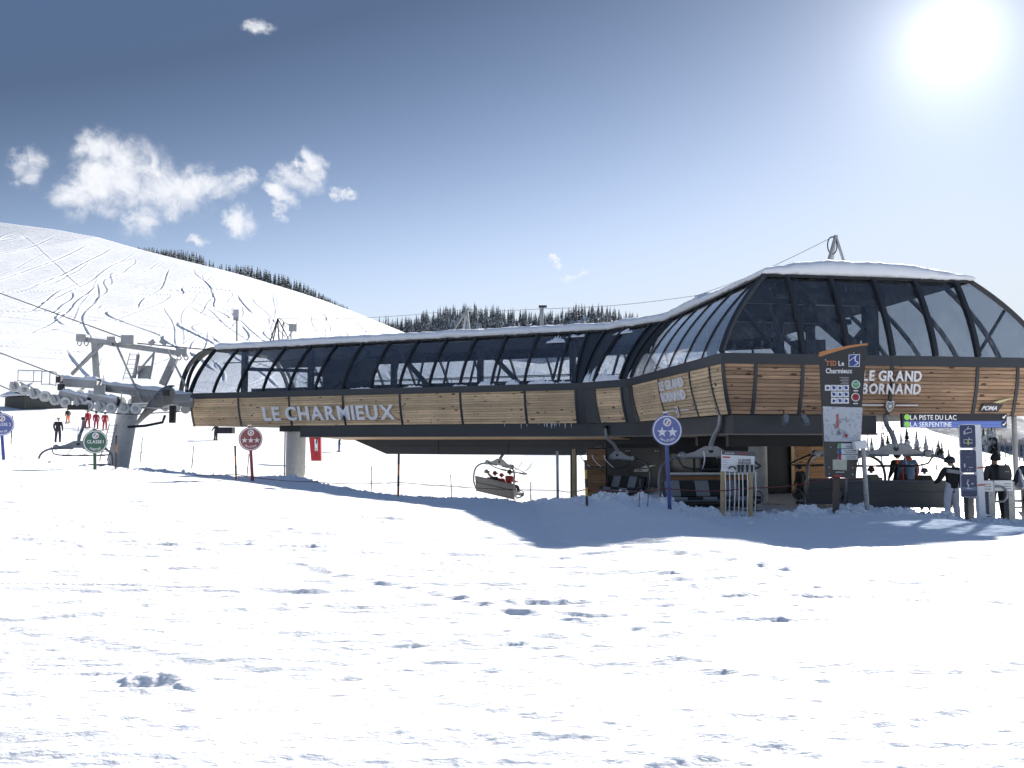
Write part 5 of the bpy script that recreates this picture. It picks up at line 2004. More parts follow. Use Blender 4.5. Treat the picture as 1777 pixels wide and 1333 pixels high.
for k, px in enumerate((1258.5, 1266, 1275, 1282, 1288.5, 1297, 1311)):
    T_ = [at(px, 818, TT_ - .12), at(px + .8, 850, TT_ - .12), at(px + random.uniform(-1.5, 1.5), 896, TT_ - .10)]
    cc = MB().tube(T_, .013, 6).build('chain', CHAIN, T)
    if k in (3, 4, 5, 6):
        xx = px - (14 if k == 6 else 0)
        MB().tube([at(px - (6 if k == 6 else 0), 820, TT_ - .12), at(px - (6 if k == 6 else 0) + .4, 806.5, TT_ - .12)], [.02, .032], 8).build('tool_handle', BLACK, cc)
MB().tube([at(1265, 814, TT_ - .12), at(1268, 810, TT_ - .12), at(1275, 811, TT_ - .12), at(1276, 815, TT_ - .12)], .016, 6, smooth=2).build('tool_bracket', BLACK, T)

# green and blue route board (lit display)
BO = 23.2
T = thing('route_board', 'wide electronic board listing two green runs under the hall', 'sign', at(1655, 742, BO))
ob = at(1566, 742.5, BO)


def bo(px, py):
    q_ = at(px, py, BO) - ob
    return (q_.x, q_.z)


def bquad(name, pts, m_, d0, d1):
    return MB().prism([bo(*p_) for p_ in pts][::-1], ob, UX, UY, d0, d1).build(name, m_, T)


bquad('case', ((1565.5, 717.5), (1747, 717.5), (1747, 742.5), (1565.5, 742.5)), BLK, -.12, 0)
bquad('lower_row', ((1568, 730.5), (1746, 730.5), (1746, 742), (1568, 742)), mat('led_blue', (.08, .13, .42), .4, 0, .1, 1, emit=.10), .002, .006)
for k in range(4):
    bquad('row_line', ((1590 + 20 * (k == 0), 732.3 + 2.6 * k), (1738, 732.3 + 2.6 * k), (1738, 733 + 2.6 * k), (1590 + 20 * (k == 0), 733 + 2.6 * k)), mat('led_pale', (.20, .28, .62), .4, emit=.12), .007, .009)
LEDW, LEDG = mat('led_white', (.80, .82, .85), .4, emit=.12), mat('led_green', (.35, .75, .12), .4, emit=.08)
for txt, py in (('LA PISTE DU LAC', 728.5), ('LA SERPENTINE', 740.5)):
    write(txt, 8.0 * BO / F, at(1579.5, py, BO - .012), UX, UY, 'lettering', LEDW, T, bold=.012, ext=.002, sx=.86, gap=.085)
for py in (724, 736.5):
    x, z = bo(1573.7, py)
    MB().prism([(x + .078 * math.cos(a), z + .078 * math.sin(a)) for a in np.linspace(0, 6.283, 21)[:-1]], ob, UX, UY, .010, .014).build('run_dot', LEDG, T)
    x, z = bo(1742, py)
    MB().prism([(x + .075 * math.cos(a), z + .075 * math.sin(a)) for a in np.linspace(0, 6.283, 21)[:-1]], ob, UX, UY, .010, .014).build('status_dot', BLK, T)
    MB().prism([(x - .05, z - .01), (x - .03, z + .02), (x - .01, z), (x + .04, z + .06), (x + .055, z + .045), (x - .01, z - .045)], ob, UX, UY, .014, .017).build('tick', LEDW, T)
for px in (1590, 1720):
    MB().tube([at(px, 719, BO + .10), at(px, 723, BO + 2.4)], .025, 6).build('hanger', BLACK, T)

# blue instruction panels on a white post
BP = 20.4
T = thing('instruction_post', 'white post with three stacked blue chairlift instruction panels', 'sign', ground_at(1702, BP, -.1))
MB().beam(at(1704, 915, BP), at(1693, 737, BP), .15, .15, up=(0, 1, 0)).build('post', WHITE, T)
for k, (y0, y1) in enumerate(((737, 778), (780.5, 821), (823, 863))):
    oo = at(1665.5 + k * 1.3, y1, BP - .1)
    wq, hq = 28.5 * BP / F, (y1 - y0) * BP / F
    c_ = .03
    rd = [(c_, 0), (wq - c_, 0), (wq, c_), (wq, hq - c_), (wq - c_, hq), (c_, hq), (0, hq - c_), (0, c_)]
    pb = MB().prism(rd, oo, UX, UY, -.03, 0).build('panel', WHITE, T)
    MB().prism([(.012 + a * (wq - .024) / wq, .012 + b * (hq - .024) / hq) for a, b in rd], oo, UX, UY, 0, .004).build('panel_field', NAVY, pb)

    def ln(pts, r=.008, m_=SWHITE):
        MB().tube([oo + V((a * wq, -.008, b * hq)) for a, b in pts], r, 5).build('pictogram_line', m_, pb)
    if k == 0:
        ln([(.3, .62), (.35, .78), (.7, .84), (.75, .68), (.35, .62)])
        ln([(.5, .82), (.55, .92)])
        ln([(.28, .72), (.3, .58)], .016)
        ln([(.25, .22), (.25, .36), (.75, .36), (.75, .22), (.25, .22)])
        ln([(.5, .14), (.5, .36)], .020, mat('print_lime', (.55, .62, .08), .5))
        ln([(.55, .38), (.6, .45)])
    elif k == 1:
        ln([(.3, .9), (.4, .82), (.6, .82), (.7, .9)], .005, GALVD)
        ln([(.35, .68), (.65, .68)], .006, GALVD)
        ln([(.25, .24), (.25, .40)], .018)
        ln([(.5, .24), (.75, .24)], .007)
        ln([(.4, .12), (.44, .14)], .010)
        ln([(.56, .12), (.6, .14)], .010)
    else:
        MB().prism([(.02, hq * .28), (wq - .02, hq * .28), (wq - .02, hq * .44), (.02, hq * .44)], oo, UX, UY, .005, .008).build('band', mat('band_blue', (.12, .17, .30), .4), pb)
        ln([(.42, .70), (.36, .56), (.46, .50), (.38, .36)], .014)
        ln([(.36, .58), (.5, .52)], .010)
        ln([(.42, .72), (.43, .75)], .022)
        ln([(.25, .37), (.7, .37)], .008)
        ln([(.62, .58), (.75, .58)], .016)
for py in (812, 842):
    MB().beam(at(1693, py, BP - .0), at(1706, py - 1, BP), .18, .03).build('strap', REDI, T)
# slim steel post with a snowy paper box
T = thing('steel_post', 'slim galvanised post with a white paper wrapped head and cone of snow', 'post', ground_at(1505, 18.8, -.2))
MB().tube([at(1506, 900, 18.8), at(1497.5, 775, 18.8)], .048, 12).build('tube', GALV, T, smooth=True)
MB().box(at(1492, 772, 18.8), (.26, .16, .17), Matrix.Rotation(-.15, 3, 'Y')).build('wrapped_head', WHITE, T)
qg = at(1507, 897, 18.8)
MB().lathe([(.30, -.12), (.24, -.02), (.12, .10), (.05, .15)], 16, Matrix.Translation(qg)).build('snow_cone', SNOW, T, smooth='all')
# grey lamp post at the edge
T = thing('lamp_post', 'plain grey metal post rising behind the queue', 'post', ground_at(1762, 27, -.2))
MB().tube([at(1764, 840, 27), at(1760, 735, 27), at(1758, 690, 27)], .075, 12).build('tube', GALVD, T, smooth=True)
MB().lathe([(.16, 0), (.16, .05), (.08, .08)], 14, Matrix.Translation(ground_at(1764, 27))).build('base_plate', GALVD, T)

# ------------------------------------------------------------------ piste poles, ropes, ski poles, banner
POLEB = mat('pole_black', (.02, .02, .022), .5)
POLEO = mat('pole_orange', (.42, .13, .03), .5)
POLEY = mat('pole_yellow', (.55, .36, .04), .5)
POLEG = mat('pole_grey', (.23, .24, .24), .6, 0, .3, 20)


def piste_pole(px0, py0, px1, py1, Y, r, cols, label, group=None):
    a, b = at(px1, py1 + 6, Y), at(px0, py0, Y)
    T = thing('piste_pole', label, 'pole', a, 0, group)
    n = len(cols)
    for k, m_ in enumerate(cols):
        p0, p1 = a.lerp(b, k / n), a.lerp(b, (k + 1) / n)
        MB().tube([p0, p1], r * (1 if k % 2 == 0 else 1.03), 8).build('pole_section', m_, T)
    MB().lathe([(r * 1.3, -.02), (r * 1.3, .02)], 8, Matrix.Translation(b)).build('pole_cap', POLEB, T)
    return T


piste_pole(202, 757, 201, 808, 28.5, .026, [POLEB, POLEB, POLEO, POLEB], 'black piste pole with an orange band in front of the tower tube')
piste_pole(408, 775, 410, 833, 27.8, .030, [POLEO, POLEB, POLEO, POLEB], 'dark and rust red piste pole beside the red star sign')
piste_pole(692, 787, 691, 857, 27.0, .036, [POLEO, POLEB, POLEO, POLEB], 'tall black and orange piste pole below the girder')
piste_pole(1016, 800, 1019, 886, 19.2, .028, [POLEO, POLEB, POLEY, POLEB, POLEY, POLEB], 'black and yellow banded pole on the mound beside the striped chair')
for (a, b, c, d, Y, lab) in ((247, 760, 243, 800, 50, 'thin grey fence pole between the tower and the long wing'), (336, 775, 332, 815, 50, 'thin grey fence pole below the corner of the long wing'), (432, 789, 428, 827, 49, 'thin leaning grey pole behind the red star sign'),
                             (645, 810, 644, 853, 48, 'thin grey fence pole beyond the dark orange pole foot'), (782, 825, 784, 857, 48, 'thin grey fence pole left of the loaded chair'.replace('left of', 'beside')), (921, 838, 921, 872, 47, 'thin grey fence pole under the girder by the steel post'),
                             (136, 742, 134, 762, 58, 'thin grey pole standing behind the hanging chair'), (22, 722, 19, 766, 46, 'thin grey pole next to the blue classe sign')):
    piste_pole(a, b, c, d, Y, .028, [POLEG, POLEB, POLEG, POLEG], lab, 'thin grey fence poles')
CORD = mat('cord_red', (.16, .035, .04), .7)
CORDD = mat('cord_dark', (.12, .09, .09), .7)


def cord(pts, r, m_, label, sag):
    path = []
    for a, b in zip(pts[:-1], pts[1:]):
        for k in range(8):
            p_ = a.lerp(b, k / 8)
            p_.z -= sag * math.sin(math.pi * k / 8)
            path.append(p_)
    path.append(pts[-1])
    return tag(MB().tube(path, r, 5).build('barrier_cord', m_), label, 'cord')


cord([at(290, 822, 28.5), at(409, 823, 27.8), at(540, 836, 27.5), at(691, 837, 27.0), at(968, 851, 28.5), at(1018, 849, 19.2), at(1160, 848, 18.35), at(1304, 847, 18.5), at(1450, 828, 18.95), at(1503, 829, 18.8)], .011, CORD, 'thin dark red barrier cord strung from pole to pole', .06)
cord([at(205, 795, 50), at(245, 785, 50), at(335, 798, 50), at(430, 812, 49), at(645, 836, 48), at(783, 842, 48), at(921, 852, 47)], .012, CORDD, 'fine grey cord sagging between the thin fence poles', .10)
for (px, lab) in ((1111, 'black ski pole stuck in the snow, the one nearer the mound'), (1126, 'black ski pole stuck in the snow, the one nearer the blue post')):
    fy = 18.2
    a, b = at(px - 2.5, 900, fy), at(px + .5, 834, fy)
    a.z = G(a.x, fy) - .1
    T = thing('ski_pole', lab, 'ski pole', a)
    MB().tube([a, b], [.008, .010], 8).build('shaft', POLEB, T)
    MB().tube([b - (b - a).normalized() * .13, b + V((0, 0, .03))], [.017, .021], 8).build('grip', POLEB, T)
    MB().tube([b, b + V((.05, .0, -.08)), b + V((.03, 0, -.2)), b + V((0, 0, -.06))], .006, 5).build('strap', POLEB, T)
    MB().lathe([(.012, 0), (.045, .01), (.012, .02)], 10, Matrix.Translation(a + (b - a) * .12)).build('basket', POLEB, T)
# red padded banner
by = 66.0
T = thing('padded_banner', 'upright red padded banner with a white strip on the piste', 'banner', at(548, 803, by))
MB().prism([(0, 0), (.75, 0), (.68, 2.35), (-.25, 2.35)], at(540, 800, by), UX, UY, -.35, 0).build('pad', mat('banner_red', (.42, .02, .03), .55, 0, .15, 3), T)
MB().prism([(.28, .75), (.50, .75), (.46, 1.65), (.22, 1.65)], at(540, 800, by), UX, UY, .005, .01).build('white_strip', WHITE, T)
MB().tube([at(549, 770, by - .4), at(551, 750, by - .4)], .05, 8).build('handle', BLACK, T)
for k in range(5):
    MB().beam(at(547.2, 779 + 3 * k, by - .42), at(550.8, 779 + 3 * k, by - .42), .01, .04).build('strip_letters', BLACK, T)

# turnstile gates
def gate(px, Y, label):
    f_ = ground_at(px, Y, -.12)
    f_.z = -2.12
    T = thing('access_gate', label, 'gate', f_, 0, 'access gates of the queue')
    MB().box(f_ + V((0, 0, .55)), (.16, .22, 1.1)).build('pillar', GALV, T)
    MB().tube([f_ + V((.10, 0, .98)), f_ + V((.32, 0, .98)), f_ + V((.42, 0, .88)), f_ + V((.42, 0, .72)), f_ + V((.32, 0, .62)), f_ + V((.10, 0, .62))], .028, 8, smooth=4).build('turn_loop', GALV, T, smooth=True)
    MB().box(f_ + V((-.22, 0, 1.0)), (.46, .30, .26)).build('reader_box', WHITE, T)
    for k in range(3):
        MB().box(f_ + V((-.12, -.155, .93 + .06 * k)), (.16, .012, .012)).build('reader_slot', BLACK, T)
    MB().box(f_ + V((0, 0, .03)), (.4, .5, .06)).build('foot_plate', GALVD, T)
    return T


gate(1712, 21.6, 'access gate pillar next to the white instruction post')
gate(1746, 21.8, 'access gate with a pale reader box in front of the backpack skier')
gate(1776, 22.1, 'access gate cut by the picture edge beside the striped skier')
gate(1676, 23.0, 'access gate partly hidden behind the blue instruction panels')

# ------------------------------------------------------------------ people: one skinned body each
SKIN_M = mat('skin', (.42, .26, .19), .55, 0, .08, 9)
BONES = [('pel', 'spi', 'j'), ('spi', 'che', 'j'), ('che', 'nec', 'j'), ('nec', 'hed', 's'), ('hed', 'top', 's'), ('hed', 'nos', 's')]
for q in 'LR':
    BONES += [('che', 'sh' + q, 'j'), ('sh' + q, 'el' + q, 'j'), ('el' + q, 'wr' + q, 'j'), ('wr' + q, 'ha' + q, 'g'), ('ha' + q, 'fi' + q, 'g'), ('wr' + q, 'th' + q, 'g'),
              ('pel', 'hi' + q, 'p'), ('hi' + q, 'kn' + q, 'p'), ('kn' + q, 'an' + q, 'p'), ('an' + q, 'he' + q, 'b'), ('an' + q, 'to' + q, 'b')]
RAD = dict(pel=.155, spi=.15, che=.165, nec=.062, hed=.098, top=.075, nos=.03, sh=.092, el=.070, wr=.052, ha=.046, fi=.026, th=.022, hi=.112, kn=.085, an=.070, he=.055, to=.052)


def stand(**ov):
    J = dict(pel=(0, 0, .95), spi=(0, 0, 1.14), che=(0, .01, 1.36), nec=(0, .03, 1.50), hed=(0, .05, 1.60), top=(0, .04, 1.70), nos=(0, .15, 1.585))
    for q, s in (('L', -1), ('R', 1)):
        J.update({'sh' + q: (s * .19, 0, 1.42), 'el' + q: (s * .27, -.03, 1.15), 'wr' + q: (s * .27, .10, .95), 'ha' + q: (s * .26, .14, .88), 'fi' + q: (s * .245, .17, .81), 'th' + q: (s * .21, .17, .88),
                  'hi' + q: (s * .10, 0, .92), 'kn' + q: (s * .13, .04, .50), 'an' + q: (s * .14, -.02, .11), 'he' + q: (s * .14, -.07, .06), 'to' + q: (s * .15, .17, .05)})
    J.update(ov)
    return J


def seated(**ov):
    J = stand()
    for k in list(J):
        J[k] = (J[k][0], J[k][1], J[k][2] - .45)
    for q, s in (('L', -1), ('R', 1)):
        J.update({'hi' + q: (s * .10, .03, .50), 'kn' + q: (s * .13, .46, .50), 'an' + q: (s * .13, .50, .10), 'he' + q: (s * .13, .46, .05), 'to' + q: (s * .14, .70, .05),
                  'el' + q: (s * .27, .08, .74), 'wr' + q: (s * .20, .34, .72), 'ha' + q: (s * .17, .41, .72), 'fi' + q: (s * .15, .48, .70), 'th' + q: (s * .13, .40, .76)})
    J.update(ov)
    return J


def lean(J, a, piv=.95):
    """bend the upper body forward by a radians about the hips"""
    out = dict(J)
    for k, p in J.items():
        if p[2] > piv - .02 and k[:2] not in ('hi', 'kn', 'an', 'he', 'to') and k != 'pel' or k[:2] in ('el', 'wr', 'ha', 'fi', 'th'):
            y, z = p[1], p[2] - piv
            out[k] = (p[0], y * math.cos(a) + z * math.sin(a), piv - y * math.sin(a) + z * math.cos(a))
    return out


def person(label, loc, yaw, height, J, jacket, pants, boots=None, glove=None, hat=None, hatcol=(.02, .02, .02), puff=1.12, group=None, belt=None):
    T = thing('person', label, 'person', loc, yaw, group)
    k = height / 1.75
    names = list(J)
    idx = {n: i for i, n in enumerate(names)}
    me = bpy.data.meshes.new('body')
    me.from_pydata([tuple(V(J[n]) * k) for n in names], [(idx[a], idx[b]) for a, b, _ in BONES], [])
    o = bpy.data.objects.new('body', me)
    COL.objects.link(o)
    sk = o.modifiers.new('skin', 'SKIN')
    sk.use_smooth_shade = True
    sk.branch_smoothing = .4
    for n in names:
        key = n if n in RAD else n[:2]
        r = RAD[key] * k
        if key in ('pel', 'spi', 'che', 'sh', 'el', 'wr', 'hi', 'kn', 'an'):
            r *= puff
        sv = me.skin_vertices[0].data[idx[n]]
        sv.radius = (r, r * (.78 if key in ('pel', 'spi', 'che') else 1))
        sv.use_root = (n == 'pel')
    ss = o.modifiers.new('sub', 'SUBSURF')
    ss.levels = ss.render_levels = 1
    bpy.context.view_layer.update()
    m2 = bpy.data.meshes.new_from_object(o.evaluated_get(bpy.context.evaluated_depsgraph_get()))
    bpy.data.objects.remove(o)
    cols = dict(j=jacket, p=pants, b=boots or (.03, .03, .035), g=glove or (.02, .02, .022))
    order = 'jpbgs'
    for c in order:
        if c == 's':
            m2.materials.append(SKIN_M)
        else:
            v = cols[c]
            m2.materials.append(v if isinstance(v, bpy.types.Material) else mat('cloth_%d_%d_%d' % tuple(int(x * 999) for x in v), v, .75, 0, .18, 7, bump=.3))
    A = np.array([J[a] for a, b, _ in BONES]) * k
    B = np.array([J[b] for a, b, _ in BONES]) * k
    lab = [order.index(c) for _, _, c in BONES]
    n = len(m2.polygons)
    ce = np.zeros(n * 3)
    m2.polygons.foreach_get('center', ce)
    ce = ce.reshape(-1, 1, 3)
    d = B - A
    t = np.clip(((ce - A) * d).sum(-1) / np.maximum((d * d).sum(-1), 1e-9), 0, 1)
    rad_b = np.array([RAD.get(b, RAD.get(b[:2], .1)) for a, b, _ in BONES]) * k
    dist = np.linalg.norm(ce - (A + t[..., None] * d), axis=-1) - rad_b * .7
    m2.polygons.foreach_set('material_index', np.array(lab)[dist.argmin(1)].astype(np.int32))
    m2.polygons.foreach_set('use_smooth', np.ones(n, bool))
    body = link('body', m2, T)
    hd = V(J['hed']) * k
    up = (V(J['top']) - V(J['hed'])).normalized()
    fw = (V(J['nos']) - V(J['hed'])).normalized()
    fw = (fw - up * fw.dot(up)).normalized()
    sd = fw.cross(up)
    M = Matrix((sd, fw, up)).transposed().to_4x4()
    M.translation = hd + up * (.03 * k)
    hm = mat('hat_%d_%d_%d' % tuple(int(x * 999) for x in hatcol), hatcol, .35 if hat == 'helmet' else .9, 0, .15, 12)
    if hat == 'helmet':
        h = MB().lathe([(.118 * k, -.045 * k), (.132 * k, -.02 * k), (.135 * k, .03 * k), (.118 * k, .09 * k), (.075 * k, .128 * k), (.01 * k, .14 * k)], 18, M).build('helmet', hm, T, smooth=True, local=True)
        MB().lathe([(.137 * k, -.012 * k), (.139 * k, .0), (.137 * k, .022 * k)], 18, M).build('goggle_strap', mat('strap_dark', (.05, .05, .055), .7), h, smooth=True, local=True)
        MB().box((0, 0, 0), (.15 * k, .04 * k, .07 * k)).v
        g = MB()
        g.box((0, .115 * k, -.005 * k), (.17 * k, .05 * k, .075 * k))
        g.v = [M @ p for p in g.v]
        g.build('goggles', mat('goggle_lens', (.03, .03, .05), .1), h, local=True)
    elif hat == 'beanie':
        h = MB().lathe([(.115 * k, -.03 * k), (.125 * k, .0), (.122 * k, .05 * k), (.09 * k, .115 * k), (.03 * k, .14 * k)], 16, M).build('beanie', hm, T, smooth=True, local=True)
        MB().lathe([(.01, .12 * k), (.05 * k, .14 * k), (.062 * k, .18 * k), (.05 * k, .22 * k), (.01, .24 * k)], 10, M).build('pompom', hm, h, smooth=True, local=True)
    elif hat == 'hat':
        h = MB().lathe([(.20 * k, .0), (.20 * k, .015 * k), (.115 * k, .025 * k), (.11 * k, .11 * k), (.08 * k, .13 * k)], 18, M).build('brim_hat', hm, T, smooth=True, local=True)
    elif hat == 'hair':
        MB().lathe([(.09 * k, -.08 * k), (.115 * k, -.03 * k), (.118 * k, .04 * k), (.08 * k, .10 * k), (.02 * k, .12 * k)], 16, M).build('hair', hm, T, smooth=True, local=True)
    return T


FLR = -2.07
# queue at the gates
Pq = at(1652, 850, 22.3)
P1 = person('person in black jacket with grey shoulder band and white ski trousers', (Pq.x, 22.3, FLR), .15, 1.66, stand(elL=(-.33, .02, 1.16), wrL=(-.30, .22, 1.06), haL=(-.27, .29, 1.04), fiL=(-.25, .35, 1.02), thL=(-.22, .27, 1.08)), (.018, .018, .02), (.62, .63, .68), hat='helmet', hatcol=(.02, .02, .022))
MB().box((0, -.145, 1.28), (.44, .06, .09), Matrix.Rotation(.12, 3, 'Y')).build('shoulder_band', mat('cloth_grey', (.33, .34, .35), .8), P1, local=True)
Pq = at(1736, 850, 22.0)
P2 = person('person in dark grey jacket and bobble hat wearing a grey backpack', (Pq.x - .02, 22.1, FLR), -.12, 1.72, lean(stand(), .12), (.055, .053, .052), (.028, .028, .03), hat='beanie', hatcol=(.015, .013, .013))
BK = thing('backpack', 'dark grey rounded backpack on the bobble hat skier', 'backpack', (Pq.x + .05, 21.93, FLR + 1.02), -.12)
mb = MB()
rows = []
for a in range(9):
    z = a / 8
    w_ = .17 * (math.sin(math.pi * (.12 + .76 * z)) ** .4)
    rows.append([V((w_ * math.copysign(abs(math.cos(q)) ** .6, math.cos(q)), -.02 - .12 * (math.sin(math.pi * (.15 + .7 * z)) ** .5) * (.5 - .5 * math.sin(q)), z * .48 - .04)) for q in np.linspace(0, 2 * math.pi, 17)[:-1]])
mb.strip(rows, closed=True)
mb.f.append(list(range(16))[::-1])
mb.f.append([len(mb.v) - 16 + q for q in range(16)])
mb.m += [0, 0]
mb.build('bag', mat('bag_grey', (.06, .058, .055), .8, 0, .15, 9), BK, smooth=True, local=True)
for s in (-1, 1):
    MB().tube([(s * .10, .0, .42), (s * .11, .12, .46), (s * .11, .16, .34)], .018, 6).build('strap', BLACK, BK, local=True)
MB().box((.03, -.142, .28), (.10, .008, .03)).build('bag_mark', mat('mark_grey', (.25, .25, .25), .7), BK, local=True)
Pq = at(1771, 850, 22.0)
P3 = person('person in dark striped jacket with black and white helmet at the picture edge', (Pq.x + .12, 21.7, FLR), -.1, 1.74, lean(stand(elL=(-.30, .10, 1.14), wrL=(-.36, .26, .98), haL=(-.37, .31, .93), fiL=(-.37, .35, .88), thL=(-.32, .32, .95)), .22), (.030, .036, .048), (.045, .046, .05), glove=(.22, .03, .04), hat='helmet', hatcol=(.05, .05, .055))
MB().box((-.26, .02, 1.12), (.05, .16, .5), Matrix.Rotation(-.45, 3, 'X')).build('sleeve_stripe', mat('stripe_pale', (.45, .48, .52), .7), P3, local=True)
# behind the rear view chair
Pq = at(1577, 830, 26.3)
P4 = person('person in blue jacket with red sides and collar seen over the chair back', (Pq.x, 26.3, FLR), .1, 1.78, stand(), (.10, .17, .27), (.03, .03, .035), hat='hair', hatcol=(.055, .03, .02), puff=1.18)
for s in (-1, 1):
    MB().box((s * .225, -.02, 1.12), (.05, .16, .52)).build('side_panel', mat('jacket_red', (.35, .05, .03), .75), P4, local=True)
MB().lathe([(.115, 1.47), (.125, 1.52), (.10, 1.58)], 14, Matrix.Translation((0, .02, 0))).build('collar', mat('jacket_red', (.35, .05, .03), .75), P4, local=True)
MB().box((.03, -.165, 1.34), (.16, .01, .035)).build('back_print', WHITE, P4, local=True)
Pq = at(1560, 830, 27.0)
P5 = person('person in black with an orange shoulder half hidden by the blue jacket', (Pq.x, 27.0, FLR), .3, 1.76, stand(), (.02, .02, .022), (.02, .02, .022), hat='hair', hatcol=(.02, .015, .012))
MB().box((-.12, -.13, 1.42), (.16, .05, .14)).build('shoulder_patch', mat('hi_vis_orange', (.70, .12, .02), .7), P5, local=True)
Pq = at(1519, 850, 25.2)
person('child in khaki jacket with dark red helmet behind the chair', (Pq.x, 25.4, FLR), .2, 1.30, stand(), (.20, .21, .14), (.05, .05, .05), hat='helmet', hatcol=(.08, .015, .02))
Pq = at(1611, 850, 25.4)
person('child with white rimmed dark helmet and yellow trimmed collar', (Pq.x, 25.6, FLR), -.4, 1.26, stand(), (.06, .055, .05), (.05, .05, .05), hat='helmet', hatcol=(.10, .09, .085))
Pq = at(1404, 850, 27.6)
person('person in black helmet and dark coat beside the pine shed', (Pq.x, 28.4, FLR), .6, 1.28, stand(), (.02, .018, .02), (.02, .02, .02), hat='helmet', hatcol=(.03, .028, .03))
# riders of the loaded chair: seated on it, facing as it faces
cx, cy, cz = CH_R.location
ca = CH_A


def on_chair(x, y, z):
    q = rotz(ca) @ V((x, y, 0))
    return (cx + q.x, cy + q.y, cz + z + .14)


person('rider in grey helmet leaning forward at the end of the loaded chair', on_chair(-1.05, .05, .0), ca, 1.70, lean(seated(), .75, .50), (.16, .165, .17), (.025, .025, .03), hat='helmet', hatcol=(.33, .34, .35))
person('rider in red helmet next to the leaning rider', on_chair(-.35, 0, .0), ca, 1.62, seated(), (.05, .045, .05), (.03, .03, .032), hat='helmet', hatcol=(.30, .02, .03))
person('small rider in bright red hood in the middle of the loaded chair', on_chair(.15, 0, .0), ca, 1.50, seated(), (.45, .04, .05), (.45, .50, .06), hat='helmet', hatcol=(.45, .03, .03))
person('rider in black helmet and red jacket at the outer end of the loaded chair', on_chair(.75, 0, .0), ca, 1.75, seated(), (.40, .05, .05), (.03, .03, .035), hat='helmet', hatcol=(.03, .03, .035))


# skiers further off
def ski_pair(loc, yaw, label, col, L=1.65):
    for s, w in ((-1, 'shaded one'), (1, 'sunny one')):
        q = rotz(yaw) @ V((s * .14, 0, 0))
        T = thing('ski', label + ', ' + w, 'ski', (loc[0] + q.x, loc[1] + q.y, loc[2] + .01), yaw)
        rows = []
        for a in range(11):
            t = a / 10
            y = -L * .48 + L * t
            z = .01 + (.10 * max(0, (t - .88) / .12) ** 2) + .01 * max(0, (.06 - t) / .06)
            w_ = .045 + .012 * math.cos(2 * math.pi * t) - .03 * max(0, (t - .93) / .07)
            rows.append([V((-w_, y, z)), V((w_, y, z)), V((w_, y, z + .018)), V((-w_, y, z + .018))])
        mb = MB().strip(rows, closed=True)
        mb.build('blade', mat('ski_%d' % int(sum(col) * 999), col, .35), T, local=True)
        MB().box((0, -.02, .06), (.07, .32, .06)).build('binding', BLACK, T, local=True)


FAR = [(100, 769, 61, 1.78, .2, stand(), (.018, .018, .028), (.02, .02, .04), 'hat', (.45, .45, .42), 'man in dark navy clothes and pale hat standing on the piste', None),
       (118, 725.5, 86, 1.45, .9, lean(stand(), .25), (.03, .03, .03), (.75, .18, .02), 'helmet', (.03, .03, .03), 'small skier in orange trousers under the sheave train', (.2, .2, .2)),
       (153, 732, 84, 1.75, 1.0, lean(stand(knL=(-.2, .15, .5), anL=(-.3, -.1, .12), heL=(-.3, -.16, .07), toL=(-.3, .1, .05)), .15), (.40, .02, .04), (.40, .02, .04), 'helmet', (.05, .05, .05), 'skier in red suit striding, closest to the hanger of the empty chair', (.1, .1, .1)),
       (167, 733, 84, 1.70, .7, lean(stand(knR=(.2, .2, .5)), .3), (.36, .02, .06), (.36, .02, .06), 'helmet', (.05, .05, .05), 'skier in crimson suit bending between two others in red', (.12, .1, .1)),
       (182, 733.5, 84, 1.75, .2, stand(), (.36, .02, .03), (.36, .02, .03), 'helmet', (.04, .08, .06), 'skier in red suit standing by the tower ladder', (.1, .12, .1)),
       (374, 758.5, 86, 1.72, -.5, lean(stand(elL=(-.42, .05, 1.25), wrL=(-.55, .0, 1.08), haL=(-.58, .0, 1.02), fiL=(-.6, 0, .97), thL=(-.54, .05, 1.02)), .2), (.015, .015, .018), (.018, .018, .02), 'helmet', (.03, .03, .03), 'black clad skier just below the end of the cladding', (.5, .5, .1)),
       (588, 787.5, 88, 1.58, -1.2, lean(stand(), .2), (.03, .035, .04), (.04, .10, .28), 'helmet', (.02, .02, .02), 'snow slider in black top and blue trousers beyond the column', (.08, .08, .08))]
for (px, py, Y, h, yaw, J, jc, pc, hat, hc, lab, sk) in FAR:
    q = at(px, py, Y)
    z = float(base_ground(np.array([q.x]), np.array([q.y]))[0])
    person(lab, (q.x, q.y, z), yaw, h, J, jc, pc, hat=hat, hatcol=hc)
    if sk:
        ski_pair((q.x, q.y, z), yaw, 'ski worn by the ' + lab.split(',')[0].split(' under')[0].split(' just')[0].split(' beyond')[0].replace('small ', ''), sk)

# ------------------------------------------------------------------ barn
BY = 80.0
for BY in np.arange(78, 130, .5):
    q = at(40, 711, BY)
    zg = float(base_ground(np.array([q.x]), np.array([q.y]))[0])
    if zg >= q.z:
        break
B_ = thing('barn', 'low dark boarded barn with a snow covered roof beside the tower', 'barn', (q.x, q.y, zg), math.radians(-38))
BW = mat('barn_wood', (.085, .09, .082), .8, 0, .25, 2)
ez = at(40, 687, BY).z - zg
rzv = at(90, 664, BY).z - zg
S1, S2 = 4.6, 4.9
MB().box((-S1 / 2, S2 / 2, ez / 2 - .2), (S1, S2, ez + .3)).build('barn_body', BW, B_, local=True)
MB().box((-S1 / 2, S2 / 2, ez / 2 - .2), (.01, .01, .01))
for k in range(13):
    MB().box((-S1 + .17 + k * .350, -.03, ez / 2 - .1), (.31, .05, ez + .1)).build('board', BW, B_, local=True)
for k in range(14):
    MB().box((.03, .17 + k * .35, ez / 2 - .1), (.05, .33, ez + .1)).build('board', BW, B_, local=True)
o_ = .45
